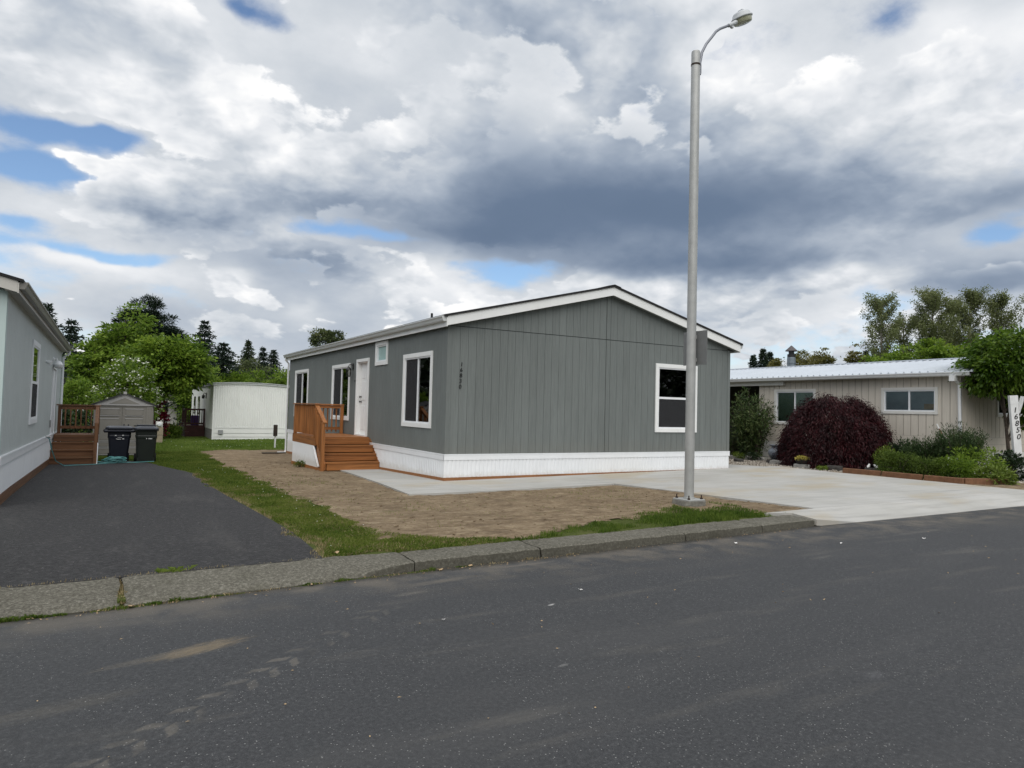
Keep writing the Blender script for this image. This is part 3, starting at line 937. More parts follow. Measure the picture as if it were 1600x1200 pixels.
def siding_boards(w, parent, u0, u1, z0, z1, holes, mat, step=.203, gap=.006, th=.014, joined=False, ztop=None, edges=None, zbot=None):
    base = WORLD[parent]
    n = max(1, round((u1 - u0) / step)); st = (u1 - u0) / n
    allb = MB()
    cuts = sorted({round(u0 + k * st, 4) for k in range(n + 1)})
    for a, b in zip(cuts[:-1], cuts[1:]):
        hs = []
        for h in holes:
            hs.append(h)
        zt = z1 if ztop is None else None
        sub = [(a, b)]
        for h in holes:                     # split boards that a hole cuts lengthwise
            nxt = []
            for s, e in sub:
                if h[0] > s + .02 and h[0] < e - .02: nxt += [(s, h[0]), (h[0], e)]
                elif h[1] > s + .02 and h[1] < e - .02: nxt += [(s, h[1]), (h[1], e)]
                else: nxt.append((s, e))
            sub = nxt
        for s, e in sub:
            g0 = gap / 2 if abs(s - a) < 1e-6 else 0
            g1_ = gap / 2 if abs(e - b) < 1e-6 else 0
            s2, e2 = s + g0, e - g1_
            zb = z0 if zbot is None else zbot((s + e) / 2)
            if ztop is not None:
                mb = MB()
                m_ = MB().prism([w.p(s2, zb, .001), w.p(e2, zb, .001), w.p(e2, ztop(e2), .001), w.p(s2, ztop(s2), .001)], Vector(w.p(0, 0, th)) - Vector(w.p(0, 0, 0)))
                if joined: allb.add(m_.v, m_.f)
                else: m_.build('siding_board', mat, parent)
                continue
            for lo, hi in cut_spans(zb, z1, s, e, holes):
                if joined: w.box(allb, s2, e2, lo, hi, .001, th)
                else:
                    key = (w.axis, w.sign, round(e2 - s2, 4), round(hi - lo, 4), mat, th)
                    if key not in BOARD:
                        mb = MB(); w2 = Wall(w.axis, 0, w.sign); w2.box(mb, 0, e2 - s2, 0, hi - lo, .001, th)
                        o = mb.build('siding_board', mat); BOARD[key] = o.data; bpy.data.objects.remove(o)
                    put_mesh('siding_board', BOARD[key], parent, Vector(w.p(s2, lo, 0)) - base)
    if joined:
        allb.build('siding', mat, parent, kind='stuff')


def window(w, parent, u0, u1, z0, z1, trim=.10, kind='slider', tmat='white_trim', glassm='window_glass', screen=None, flip=False, blind=None, sill=True, shallow=False):
    if shallow: d_in, d_fr, d_pa, d_sc, d_mu = -.008, .030, .020, .022, .028
    else: d_in, d_fr, d_pa, d_sc, d_mu = -.06, .020, -.018, -.004, .008
    """trim boards u0..u1 / z0..z1 (outer), glazing set back inside the wall"""
    f = MB()
    w.box(f, u0, u1, z1 - trim, z1, .015, .042)
    w.box(f, u0, u1, z0, z0 + trim, .015, .042)
    w.box(f, u0, u0 + trim, z0 + trim, z1 - trim, .015, .040)
    w.box(f, u1 - trim, u1, z0 + trim, z1 - trim, .015, .040)
    win = f.build('window', tmat, parent)
    a, b, c, d = u0 + trim, u1 - trim, z0 + trim, z1 - trim
    s = MB(); t_ = .035
    w.box(s, a, b, d - t_, d, d_in, d_fr); w.box(s, a, b, c, c + t_, d_in, d_fr + .006)
    w.box(s, a, a + t_, c + t_, d - t_, d_in, d_fr - .002); w.box(s, b - t_, b, c + t_, d - t_, d_in, d_fr - .002)
    s.build('frame', 'white_vinyl', win)
    a, b, c, d = a + t_, b - t_, c + t_, d - t_
    m = MB(); panes = []
    if kind == 'slider':
        k = (a + b) / 2
        w.box(m, k - .022, k + .022, c, d, d_mu - .05, d_mu); panes = [(a, k - .022, c, d), (k + .022, b, c, d)]
    elif kind == 'hung':
        k = (c + d) / 2
        w.box(m, a, b, k - .028, k + .028, d_mu - .035, d_mu); panes = [(a, b, c, k - .028), (a, b, k + .028, d)]
    else: panes = [(a, b, c, d)]
    if m.v: m.build('mullion', 'white_vinyl', win)
    for i, q in enumerate(panes):
        g = MB(); w.box(g, q[0], q[1], q[2], q[3], d_pa - .006, d_pa); g.build('pane', glassm, win)
        if screen == i:
            g = MB(); w.box(g, q[0], q[1], q[2], q[3], d_sc - .002, d_sc); g.build('insect_screen', 'screen', win)
    if blind:
        for i, q in enumerate(panes):
            mats_ = blind if isinstance(blind, tuple) else (blind, blind)
            g = MB()
            n = max(4, int((q[3] - q[2]) / .05))
            for k in range(n):
                zz = q[2] + (q[3] - q[2]) * k / n
                w.box(g, q[0], q[1], zz + .004, zz + (q[3] - q[2]) / n - .004, -.052, -.040)
            w.box(g, q[0], q[1], q[2], q[3], -.060, -.054)
            g.build('blind', mats_[i % 2], win)
    return win


def corrugated(w, u0, u1, z0f, z1, pitch, depth, o0, name, mat, parent, duty=.6, kind=None, z1f=None):
    """ribbed sheet with vertical ribs; z0f / z1f give its lower and upper edge along u"""
    mb = MB(); us = []
    n = max(1, int((u1 - u0) / pitch))
    p_ = (u1 - u0) / n
    for k in range(n):
        a = u0 + k * p_
        us += [(a, o0), (a + p_ * .12, o0 + depth), (a + p_ * duty, o0 + depth), (a + p_ * (duty + .12), o0)]
    us.append((u1, o0))
    z1f = z1f or (lambda u: z1)
    V = []
    for u, o in us: V += [w.p(u, z0f(u), o), w.p(u, z1f(u), o)]
    F = [(2 * i, 2 * i + 2, 2 * i + 3, 2 * i + 1) for i in range(len(us) - 1)]
    mb.add(V, F)
    return mb.build(name, mat, parent, kind=kind)


def text_mesh(ch, size, mat, shear=.25, ext=.006, bold=.0):
    c = bpy.data.curves.new('digit', 'FONT'); c.body = ch; c.size = size; c.shear = shear; c.extrude = ext; c.align_x = 'CENTER'; c.offset = bold
    o = bpy.data.objects.new('digit', c); COL.objects.link(o)
    dg = bpy.context.evaluated_depsgraph_get()
    m = bpy.data.meshes.new_from_object(o.evaluated_get(dg)); bpy.data.objects.remove(o)
    m.materials.clear(); m.materials.append(MATS[mat]); m.name = 'digit'
    return m


# ================================================================== the grey house in the middle
H0 = thing('manufactured_home', (0, 0, -.107), 'grey single storey manufactured home with white trim and the number 16830', 'house')
GAB = Wall('x', 0., -1)
LNG = Wall('y', 0., -1)
L_END, W_END = 15.06, 8.70
ZS, ZT = .50, 3.33
w1 = (.75, 2.54, 1.04, 2.81); w2 = (6.96, 8.87, 1.06, 2.81); w3 = (12.0, 14.04, 1.05, 2.83); wb = (3.70, 4.66, 2.63, 3.27); dr = (5.18, 6.30, .66, 2.88)
wg = (5.97, 7.45, 1.02, 2.82)


def inner(q, t): return (q[0] + t, q[1] - t, q[2] + t, q[3] - t)


holesL = [inner(w1, .1), inner(w2, .1), inner(w3, .1), inner(wb, .1), (dr[0] + .085, dr[1] - .085, dr[2], dr[3] - .085)]
holesG = [inner(wg, .1)]
RS = .2486                                            # roof slope
rake = lambda u: 3.325 + RS * ((u + .11) if u < 4.4 else (8.91 - u)) - .02
wall_core(LNG, 0, L_END, -.25, ZT, holesL).build('long_wall', 'grey_siding_core', H0)
wall_core(GAB, .0, W_END, -.05, ZT, holesG).build('gable_wall', 'grey_siding_core', H0)
mb = MB(); mb.prism([(0, .0, ZT), (W_END, 0, ZT), (W_END, 0, rake(W_END)), (4.4, 0, rake(4.4)), (0, 0, rake(0))], (0, .10, 0)); mb.build('gable_peak', 'grey_siding_core', H0)
mb = MB(); mb.box(W_END - .1, W_END, .1, L_END, -.2, ZT); mb.box(.1, W_END - .1, L_END - .1, L_END, -.3, ZT); mb.build('back_wall', 'grey_siding', H0)
mb = MB(); mb.box(.1, W_END - .1, .1, L_END - .1, .55, .62); mb.box(.1, W_END - .1, .1, L_END - .1, 3.0, 3.05)
mb.box(4.3, 4.4, .1, L_END - .1, .62, 3.0); mb.box(.1, 4.3, 4.85, 4.93, .62, 3.0); mb.box(.1, 4.3, 10.4, 10.48, .62, 3.0); mb.build('interior', 'interior_wall', H0)
siding_boards(GAB, H0, .09, 4.33, ZS, 3.312, holesG, 'grey_siding')
siding_boards(GAB, H0, 4.47, 8.62, ZS, 3.312, holesG, 'grey_siding')
siding_boards(GAB, H0, .09, 4.33, 3.328, 0, [], 'grey_siding', ztop=rake)
siding_boards(GAB, H0, 4.47, 8.62, 3.328, 0, [], 'grey_siding', ztop=rake)
siding_boards(LNG, H0, .09, L_END - .09, ZS, ZT - .01, holesL, 'grey_siding', joined=True)
for w_, u0, u1, t_ in ((GAB, -.022, .088, .022), (GAB, 8.622, 8.722, .022), (LNG, .0, .088, .020), (LNG, L_END - .088, L_END + .02, .020)):
    mb = MB(); w_.box(mb, u0, u1, ZS, 3.318, .001, t_); mb.build('corner_board', 'grey_siding', H0)
mb = MB(); GAB.box(mb, 4.34, 4.46, ZS, 3.310, .001, .020)
mb.prism([GAB.p(4.34, 3.33, .001), GAB.p(4.46, 3.33, .001), GAB.p(4.46, rake(4.46), .001), GAB.p(4.34, rake(4.34), .001)], (0, -.019, 0)); mb.build('seam_board', 'grey_siding', H0)
mb = MB(); GAB.box(mb, .09, 8.62, 3.313, 3.327, .001, .004); mb.build('flashing_shadow_strip', 'black_metal', H0)  # black strip stands in for the shadow gap at the flashing line
window(LNG, H0, *w1, screen=1); window(LNG, H0, *w2, screen=1); window(LNG, H0, *w3, screen=1)
window(LNG, H0, *wb, kind='fixed', glassm='bath_pane_shine', blind='bath_blind')
window(GAB, H0, *wg, kind='hung', screen=0)
# lumber left inside the front room
for k, (y0, y1, z0, z1) in enumerate(((.95, 1.45, 1.0, 1.75), (1.05, 1.6, 1.0, 1.62), (.9, 1.2, 1.0, 1.85))):
    MB().bar((.45 + .12 * k, y0, z0), (.45 + .12 * k, y1, z1), .03, .10, up=(1, 0, 0)).build('stored_board', 'pale_board', H0)
# door: deep jamb, slab with raised panels, two locks
mb = MB()
LNG.box(mb, dr[0], dr[1], dr[3] - .085, dr[3], .015, .045)
for a, b in ((dr[0], dr[0] + .085), (dr[1] - .085, dr[1])): LNG.box(mb, a, b, dr[2], dr[3] - .085, .015, .043)
LNG.box(mb, dr[0] + .085, dr[0] + .105, dr[2] + .03, dr[3] - .087, -.14, .0148); LNG.box(mb, dr[1] - .105, dr[1] - .085, dr[2] + .03, dr[3] - .087, -.14, .0148)
LNG.box(mb, dr[0] + .105, dr[1] - .105, dr[3] - .11, dr[3] - .0875, -.14, .0148)
LNG.box(mb, dr[0] + .02, dr[1] - .02, dr[2] - .02, dr[2] + .028, -.14, .05)
mb.build('door_frame', 'white_trim', H0)
d0, d1 = dr[0] + .107, dr[1] - .107
mb = MB(); LNG.box(mb, d0, d1, dr[2] + .03, dr[3] - .112, -.13, -.09)
door = mb.build('door', 'white_trim', H0)
zz = [dr[2] + .16, dr[2] + .86, dr[2] + 1.02, dr[2] + 1.56, dr[2] + 1.66, dr[2] + 1.93]
for i in range(3):
    for a, b in ((d0 + .1, (d0 + d1) / 2 - .05), ((d0 + d1) / 2 + .05, d1 - .1)):
        mb = MB(); LNG.box(mb, a, b, zz[2 * i], zz[2 * i + 1], -.09, -.078); mb.build('door_panel', 'white_trim', door, bevel=.006)
mb = MB()
for z_ in (dr[2] + .98, dr[2] + 1.12): mb.lathe([(.03, 0), (.03, .015), (.012, .018), (.012, .04), (.028, .045), (.024, .065)], LNG.p(d1 - .07, z_, -.089), 10, axis=(-1, 0, 0))
mb.build('door_knob', 'black_metal', door)
mb = MB(); LNG.box(mb, d0 + .06, d0 + .085, dr[2] + 1.48, dr[2] + 1.62, -.0899, -.07); mb.build('doorbell_tag', 'black_metal', door)
# porch lantern beside the door
lx, lz = 6.66, 2.62
mb = MB(); LNG.box(mb, lx - .05, lx + .05, lz - .02, lz + .16, .0148, .04); mb.tube([LNG.p(lx, lz + .10, .03), LNG.p(lx, lz + .13, .09), LNG.p(lx, lz + .11, .15), LNG.p(lx, lz + .06, .16)], .011, 8)
lan = mb.build('porch_lantern', 'black_metal', H0)
c_ = LNG.p(lx, 0, .16)
mb = MB(); mb.lathe([(.012, .07), (.03, .05), (.085, -.01), (.09, -.03), (.07, -.034)], (c_[0], c_[1], lz), 8); mb.lathe([(.062, -.24), (.066, -.22), (.05, -.215)], (c_[0], c_[1], lz), 8)
for k in range(6):
    a = k * math.pi / 3; mb.bar((c_[0] + .075 * math.cos(a), c_[1] + .075 * math.sin(a), lz - .03), (c_[0] + .055 * math.cos(a), c_[1] + .055 * math.sin(a), lz - .225), .012, .012)
mb.build('lantern_cage', 'black_metal', lan)
mb = MB(); mb.lathe([(.068, -.035), (.05, -.218)], (c_[0], c_[1], lz), 12); mb.build('lantern_glass', 'porch_glass', lan)
mb = MB(); mb.lathe([(.02, -.19), (.028, -.12), (.015, -.06)], (c_[0], c_[1], lz), 10); mb.build('lantern_bulb', 'white_vinyl', lan)
mb = MB(); mb.lathe([(.025, 0), (.025, .03)], LNG.p(6.42, 2.25, .014), 8, axis=(-1, 0, 0)); mb.build('doorbell', 'black_metal', H0)
# house number, stacked
for k, ch in enumerate('16830'):
    m = text_mesh(ch, .13, 'digit_black', shear=.06, bold=.0); o = put_mesh('digit', m, H0)
    o.rotation_euler = (R(90), 0, 0); o.location = Vector((.335 - .006 * k, -.0225, 2.44 - .124 * k)) - WORLD[H0]
# skirting, top rail, base boards
bz = lambda y: max(-.5, -.005 - .0245 * y)
corrugated(GAB, -.02, W_END + .02, lambda u: -.003 + .0035 * u, .385, .10, .012, .012, 'skirting', 'white_vinyl', H0)
corrugated(LNG, -.02, L_END + .02, bz, .385, .10, .012, .012, 'skirting', 'white_vinyl', H0)
mb = MB(); GAB.box(mb, -.034, W_END + .034, .375, .505, .0145, .034); LNG.box(mb, -.0335, L_END + .03, .375, .505, .0145, .034)
GAB.box(mb, -.039, W_END + .036, .488, .499, .034, .040); LNG.box(mb, -.0385, L_END + .032, .488, .499, .034, .040); mb.build('skirting_rail', 'white_vinyl', H0)
mb = MB()
mb.prism([GAB.p(-.03, -.16, .006), GAB.p(4.1, -.12, .006), GAB.p(4.1, .011, .006), GAB.p(-.03, -.004, .006)], (0, -.026, 0)); mb.build('base_board', 'rim_board', H0)
mb = MB(); mb.prism([GAB.p(4.105, -.12, .006), GAB.p(8.7, -.08, .006), GAB.p(8.7, .027, .006), GAB.p(4.105, .011, .006)], (0, -.026, 0)); mb.build('base_board', 'rim_board', H0)
for a, b in ((0, 4.1), (4.12, 9.), (9.02, L_END)):
    mb = MB(); mb.prism([LNG.p(a, bz(a) - .17, .006), LNG.p(b, bz(b) - .17, .006), LNG.p(b, bz(b) - .001, .006), LNG.p(a, bz(a) - .001, .006)], (-.026, 0, 0)); mb.build('base_board', 'rim_board', H0)
# roof
zl = 3.297; ridge_b = zl + RS * 4.51
YF, YB = -.20, L_END + .2


def slab(mb, x0, x1, y0, y1, zf, t0, t1):
    mb.prism([(x0, y0, zf(x0) + t0), (x1, y0, zf(x1) + t0), (x1, y0, zf(x1) + t1), (x0, y0, zf(x0) + t1)], (0, y1 - y0, 0))


rl = lambda x: zl + RS * (x + .11); rr = lambda x: zl + RS * (8.91 - x)
mb = MB(); slab(mb, -.19, 4.40, YF - .03, YB + .03, rl, .205, .252); slab(mb, 4.40, 9.0, YF - .03, YB + .03, rr, .205, .252)
roof = mb.build('roof', 'black_shingle', H0)
mb = MB(); slab(mb, 4.2, 4.4, YF - .035, YB, rl, .2525, .268); slab(mb, 4.4, 4.6, YF - .035, YB, rr, .2525, .268); mb.build('ridge_cap', 'black_shingle', roof)
mb = MB(); mb.lathe([(.05, 0), (.032, .02), (.032, .20), (.028, .205)], (.9, 3.0, rl(.9) + .24), 10); mb.build('vent_pipe', 'black_metal', roof)
mb = MB(); slab(mb, -.11, 4.40, YF, YF + .03, rl, .0, .204); mb.build('rake_board', 'white_trim', H0)
mb = MB(); slab(mb, 4.4005, 8.91, YF, YF + .03, rr, .0, .204); mb.build('rake_board', 'white_trim', H0)
mb = MB(); mb.box(-.13, -.111, YF, YB, 3.275, 3.475); mb.build('eave_board', 'white_trim', H0)
mb = MB(); mb.box(8.911, 8.93, YF, YB, 3.275, 3.475); mb.build('eave_board', 'white_trim', H0)
mb = MB(); slab(mb, -.109, 4.40, YF + .031, .0, rl, .02, .04); slab(mb, 4.4, 8.909, YF + .031, .0, rr, .02, .04)
mb.box(-.11, .0, .0, YB, 3.30, 3.315); mb.box(W_END, 8.91, 0., YB, 3.30, 3.315); mb.build('soffit', 'grey_siding', H0)


def gutter(name, x0, sgn, y0, y1, z, mat, parent, w_=.125, h_=.115):
    prof = [(0, 0), (w_ * .62, 0), (w_ * .72, .02), (w_ * .82, h_ * .55), (w_, h_ * .8), (w_, h_), (w_ - .012, h_), (w_ - .016, h_ * .82), (w_ * .70, .05), (w_ * .58, .014), (.008, .014), (.008, h_), (0, h_)]
    mb = MB(); mb.prism([(x0 + sgn * a, y0, z + b) for a, b in prof], (0, y1 - y0, 0))
    for ye in (y0 - .003, y1): mb.prism([(x0 + sgn * a, ye, z + b) for a, b in ((0, 0), (w_ * .62, 0), (w_ * .82, h_ * .55), (w_, h_ * .8), (w_, h_), (0, h_))], (0, .003, 0))
    return mb.build(name, mat, parent)


gutter('gutter', -.1305, -1, YF + .02, YB + .05, 3.385, 'gutter_metal', H0)
gutter('gutter', 8.9305, 1, YF + .02, YB + .05, 3.385, 'gutter_metal', H0)
mb = MB(); mb.tube([(-.19, 15.12, 3.39), (-.19, 15.12, 3.30), (-.06, 15.14, 3.16), (-.06, 15.14, -.36), (-.10, 15.08, -.43), (-.42, 14.9, -.42)], .036, 8); mb.build('downspout', 'white_metal', H0)

# ------------------------------------------------------------------ stained timber porch of the grey house
PO = thing('porch', (-.8, 6., g1(-.8, 6)), 'orange brown stained timber porch with steps below the white front door', 'porch')
DT = .65                                              # deck top
nb = 18
for k in range(nb):                                   # deck boards run along x
    y0 = 4.92 + k * (7.55 - 4.92) / nb
    MB().box(-1.53, -.045, y0 + .003, y0 + (7.55 - 4.92) / nb - .003, DT - .035, DT).build('deck_board', 'deck_x', PO)
MB().box(-1.50, -.04, 4.885, 4.918, DT - .235, DT - .036).build('fascia_board', 'deck_x', PO)
MB().box(-1.535, -1.502, 4.885, 7.55, DT - .235, DT - .036).build('fascia_board', 'deck_y', PO)
MB().box(-1.50, -.04, 7.52, 7.55, DT - .235, DT - .036).build('fascia_board', 'deck_x', PO)
rz0 = g1(-.8, 4.3) + .035; rise = (DT - rz0) / 4
for k in range(3):                                    # treads and risers, top to bottom
    yf = 4.885 - .275 * (k + 1); zt = DT - rise * (k + 1)
    MB().box(-1.47, -.035, yf - .025, yf + .272, zt - .036, zt).build('tread', 'deck_x', PO)
    MB().box(-1.44, -.038, yf, yf + .030, zt - rise + (.001 if k < 2 else 0), zt - .037).build('riser', 'deck_x', PO)
    MB().box(-1.44, -.038, yf + .275, yf + .30, zt + .001, zt + .02).build('cleat', 'deck_x', PO)
for x0 in (-1.49, -.034):
    MB().prism([(x0, 4.92, DT - .24), (x0, 4.92, rz0), (x0, 4.09, rz0), (x0, 4.09, rz0 + rise - .04), (x0, 4.36, rz0 + 2 * rise - .04), (x0, 4.63, rz0 + 3 * rise - .04), (x0, 4.884, DT - .04)], (.03, 0, 0)).build('stringer', 'deck_y', PO)
# white skirt under the deck side
PS = Wall('y', -1.52, -1)
skz = lambda u: -.14 if u > 4.6 else -.13
corrugated(PS, 4.56, 7.54, lambda u: -.135 - .012 * (u - 4.6), .42, .10, .010, .006, 'skirt_panel', 'white_vinyl', PO, z1f=lambda u: min(.415, -.12 + (u - 4.56) * .98))
MB().bar((-1.532, 4.53, -.115), (-1.532, 5.10, .405), .03, .05, up=(1, 0, 0)).build('skirt_trim', 'white_vinyl', PO)
corrugated(Wall('x', 7.54, 1), -1.52, -.04, lambda u: -.22, .42, .10, .01, .004, 'skirt_panel', 'white_vinyl', PO)
MB().prism([(-1.545, 4.15, g1(-1.5, 4.15) - .03), (-1.545, 7.54, g1(-1.5, 7.5) - .03), (-1.545, 7.54, -.172), (-1.545, 4.55, -.137), (-1.545, 4.15, -.125)], (.03, 0, 0)).build('sill_board', 'deck_y', PO)
# posts
for (x, y, z0, z1) in ((-1.485, 5.02, DT - .2, 1.51), (-1.485, 7.44, DT - .2, 1.51), (-.09, 7.44, DT, 1.51)):
    MB().box(x - .045, x + .045, y - .045, y + .045, z0, z1).build('post', 'deck_z', PO, bevel=.004)
MB().box(-1.575, -1.485, 4.135, 4.225, g1(-1.5, 4.1), 1.05).build('newel_post', 'deck_z', PO, bevel=.006)
MB().box(-1.56, -1.42, 4.93, 7.52, 1.512, 1.548).build('top_rail', 'deck_y', PO, bevel=.004)
MB().box(-1.42, -.04, 7.375, 7.515, 1.512, 1.548).build('top_rail', 'deck_x', PO, bevel=.004)
for z0, z1 in ((1.42, 1.508), (.76, .848)):
    MB().box(-1.50, -1.465, 5.066, 7.394, z0, z1).build('rail', 'deck_y', PO)
    MB().box(-1.439, -.136, 7.424, 7.459, z0, z1).build('rail', 'deck_x', PO)
bal_z = MB().box(-.018, .018, -.018, .018, 0, .80).build('baluster', 'deck_z'); bm_z = bal_z.data; bpy.data.objects.remove(bal_z)
for k in range(17): put_mesh('baluster', bm_z, PO, Vector((-1.519, 5.16 + k * .135, .70)) - WORLD[PO])
for k in range(9): put_mesh('baluster', bm_z, PO, Vector((-1.33 + k * .135, 7.478, .70)) - WORLD[PO])
MB().bar((-1.50, 5.06, 1.535), (-1.50, 4.12, 1.045), .10, .036).build('hand_rail', 'deck_y', PO)
MB().bar((-1.53, 4.99, 1.41), (-1.53, 4.20, .985), .035, .085).build('rail', 'deck_y', PO)
MB().bar((-1.53, 4.99, .77), (-1.53, 4.20, .345), .035, .085).build('rail', 'deck_y', PO)
for k in range(5):
    y = 4.31 + k * .145; z = .345 + (y - 4.20) * .538
    put_mesh('baluster', bm_z, PO, Vector((-1.568, y, z - .1)) - WORLD[PO])
# post and splash board by the back corner
t_ = thing('utility_post', (.35, 19.2, g1(.35, 19.2)), 'short post with a dark brown cap box beside the house corner', 'post')
gz = WORLD[t_].z
MB().box(.32, .38, 19.17, 19.23, gz - .05, gz + .62).build('stake', 'white_post', t_); MB().box(.27, .43, 19.12, 19.28, gz + .55, gz + 1.07).build('cap_box', 'post_brown', t_, bevel=.01)
tag(MB().box(-1.1, -.22, 14.30, 14.52, -.42, -.385).build('splash_board', 'post_brown', bevel=.005), 'dark plank lying on the dirt under the downspout', 'plank')

# ================================================================== street lamp and sign
SL = thing('street_lamp', (2.31, -5.0, -.09), 'tall galvanised steel street lamp on a concrete footing beside the kerb', 'street lamp')
mb = MB(); ft = [(2.075, -5.15), (2.16, -5.235), (2.46, -5.235), (2.545, -5.15), (2.545, -4.85), (2.46, -4.765), (2.16, -4.765), (2.075, -4.85)]
nseg = 5; V = []; Fq = []
for i in range(nseg + 1):
    z = -.16 + .195 * i / nseg
    for k, (x, y) in enumerate(ft):
        s = 1.05 - .05 * i / nseg + (random.random() - .5) * .05
        V.append((2.31 + (x - 2.31) * s, -5.0 + (y + 5.0) * s, z + (random.random() - .5) * .012))
for i in range(nseg):
    for k in range(8): Fq.append((i * 8 + k, i * 8 + (k + 1) % 8, (i + 1) * 8 + (k + 1) % 8, (i + 1) * 8 + k))
Fq += [tuple(range(8))[::-1], tuple(nseg * 8 + k for k in range(8))]
mb.add(V, Fq).build('concrete_footing', 'footing', SL)
mb = MB(); mb.box(2.12, 2.50, -5.19, -4.81, .036, .060); mb.build('base_plate', 'galvanised', SL, bevel=.006)
for sx in (-1, 1):
    for sy in (-1, 1):
        mb = MB(); mb.lathe([(.024, 0), (.024, .024), (.011, .026), (.011, .07)], (2.31 + .145 * sx, -5 + .145 * sy, .060), 6); mb.build('anchor_bolt', 'rust_brown', SL)
mb = MB(); mb.lathe([(.098, .060), (.098, .08), (.0815, .083), (.080, 2.6), (.0785, 5.2), (.077, 7.86), (.072, 7.885), (.02, 7.895)], (2.31, -5., 0), 24)
mb.build('pole', 'galvanised', SL, smooth=True)
mb = MB(); mb.lathe([(.082, 0), (.082, .03)], (2.31, -5., 7.63), 24); mb.box(2.386, 2.43, -5.02, -4.98, 7.52, 7.68); mb.build('clamp', 'rust_brown', SL)
path = [(2.41, -5., 7.50), (2.415, -5., 7.72), (2.46, -5., 7.92), (2.56, -5., 8.10), (2.69, -5., 8.26), (2.80, -5., 8.40), (2.90, -5., 8.48), (3.02, -5., 8.55), (3.14, -5., 8.62)]
mb = MB(); mb.tube(path, .024, 12); mb.build('arm', 'arm_metal', SL, smooth=True)
hd = Vector((3.46, -5., 8.835)); ax = Vector((-.36, 0, .933)).normalized(); hs = .66
mb = MB(); mb.tube([(3.11, -5, 8.60), (3.30, -5, 8.72)], [.033, .042], 10); mb.box(3.17, 3.22, -5.02, -4.98, 8.58, 8.63); mb.build('collar', 'lamp_top', SL)
mb = MB(); mb.lathe([(r_ * hs, z_ * hs) for r_, z_ in ((.285, .0), (.295, .02), (.29, .04), (.255, .075), (.235, .13), (.20, .17), (.12, .195), (.0, .20))], hd, 24, axis=ax); mb.box(3.40, 3.53, -5.05, -4.95, 8.92, 8.985)
head = mb.build('lamp_head', 'lamp_top', SL, smooth=True)
mb = MB(); mb.lathe([(r_ * hs, z_ * hs) for r_, z_ in ((.262, -.001), (.255, -.085), (.24, -.12), (.20, -.135), (.0, -.145))], hd, 24, axis=ax); mb.build('lens', 'lens_glass', head, smooth=True)
SG = thing('traffic_sign', (2.43, -5.0, 2.36), 'blank grey back of a metal street sign fixed to the lamp pole', 'sign')
mb = MB(); mb.box(2.424, 2.430, -5.255, -4.695, 2.365, 2.955); mb.build('sign_plate', 'sign_back', SG)
for z_ in (2.42, 2.82): mb = MB(); mb.box(2.385, 2.423, -5.02, -4.98, z_, z_ + .06); mb.build('bracket', 'galvanised', SG)

# ================================================================== pale home at the left edge
LH = thing('manufactured_home', (-7.72, -1.5, -.1), 'pale grey green manufactured home at the left edge with white skirting', 'house')
LW = Wall('y', -7.72, 1); LF = Wall('x', -1.50, -1)
lw = (2.72, 4.35, .98, 2.66); ld = (9.0, 10.45, .46, 2.42)
LY0, LY1 = -1.5, 13.0; LT = 3.06
skt = lambda y: .64 - .0125 * (y + 1.4)
hl = [inner(lw, .1)]
mb = MB(); mb.box(-15.9, -7.73, -1.49, LY1, -.1, LT); mb.prism([(-15.9, -1.49, LT), (-7.73, -1.49, LT), (-11.8, -1.49, LT + 1.02)], (0, LY1 + 1.49, 0)); mb.build('body', 'teal_siding', LH)
siding_boards(LW, LH, LY0 + .1, LY1 - .1, 0, LT, hl + [(ld[0] + .08, ld[1] - .08, ld[2], ld[3] - .08)], 'teal_siding', joined=True, gap=.012, zbot=lambda u: skt(u) - .02)
siding_boards(LF, LH, -10.5, -7.72 - .1, .62, LT, [], 'teal_front', joined=True)
for w_, u0, u1, z0, t_ in ((LF, -7.83, -7.70, .6, .022), (LW, LY0 - .02, LY0 + .10, .6, .02), (LW, LY1 - .1, LY1 + .02, .45, .02)):
    mb = MB(); w_.box(mb, u0, u1, z0, LT, .001, t_); mb.build('corner_board', 'teal_front', LH)
window(LW, LH, *lw, kind='hung', tmat='left_white', shallow=True, screen=0)
# the lower sash is covered by a dark screen
mb = MB(); LW.box(mb, ld[0], ld[0] + .09, ld[2], ld[3], .0148, .04); LW.box(mb, ld[1] - .09, ld[1], ld[2], ld[3], .0148, .04); LW.box(mb, ld[0] + .09, ld[1] - .09, ld[3] - .09, ld[3], .0148, .04); mb.build('door_frame', 'left_white', LH)
mb = MB(); LW.box(mb, ld[0] + .09, ld[1] - .09, ld[2], ld[3] - .09, -.01, .008); mb.build('door', 'left_white', LH)
mb = MB(); mb.lathe([(.06, 0), (.06, .02), (.03, .03)], LW.p(8.95, 2.58, .013), 12, axis=(1, 0, 0)); mb.tube([LW.p(8.95, 2.58, .02), LW.p(8.95, 2.60, .10), LW.p(8.95, 2.50, .13)], .02, 8)
wl = mb.build('wall_lamp', 'left_white', LH)
c_ = LW.p(8.95, 2.44, .14); mb = MB(); mb.lathe([(.03, .10), (.07, .07), (.115, 0), (.10, -.07), (.05, -.11), (.0, -.115)], c_, 14); mb.build('globe', 'left_white', wl, smooth=True)
mb = MB(); mb.lathe([(.035, 0), (.035, .02), (.06, .11), (.062, .13)], LW.p(6.4, 2.40, .012), 10, axis=(.9, -.3, -.3)); mb.build('flood_light', 'left_white', LH)
mb = MB(); LW.box(mb, 8.6, 8.78, .72, .92, .013, .05); mb.build('outlet_box', 'meter_grey', LH, bevel=.008)
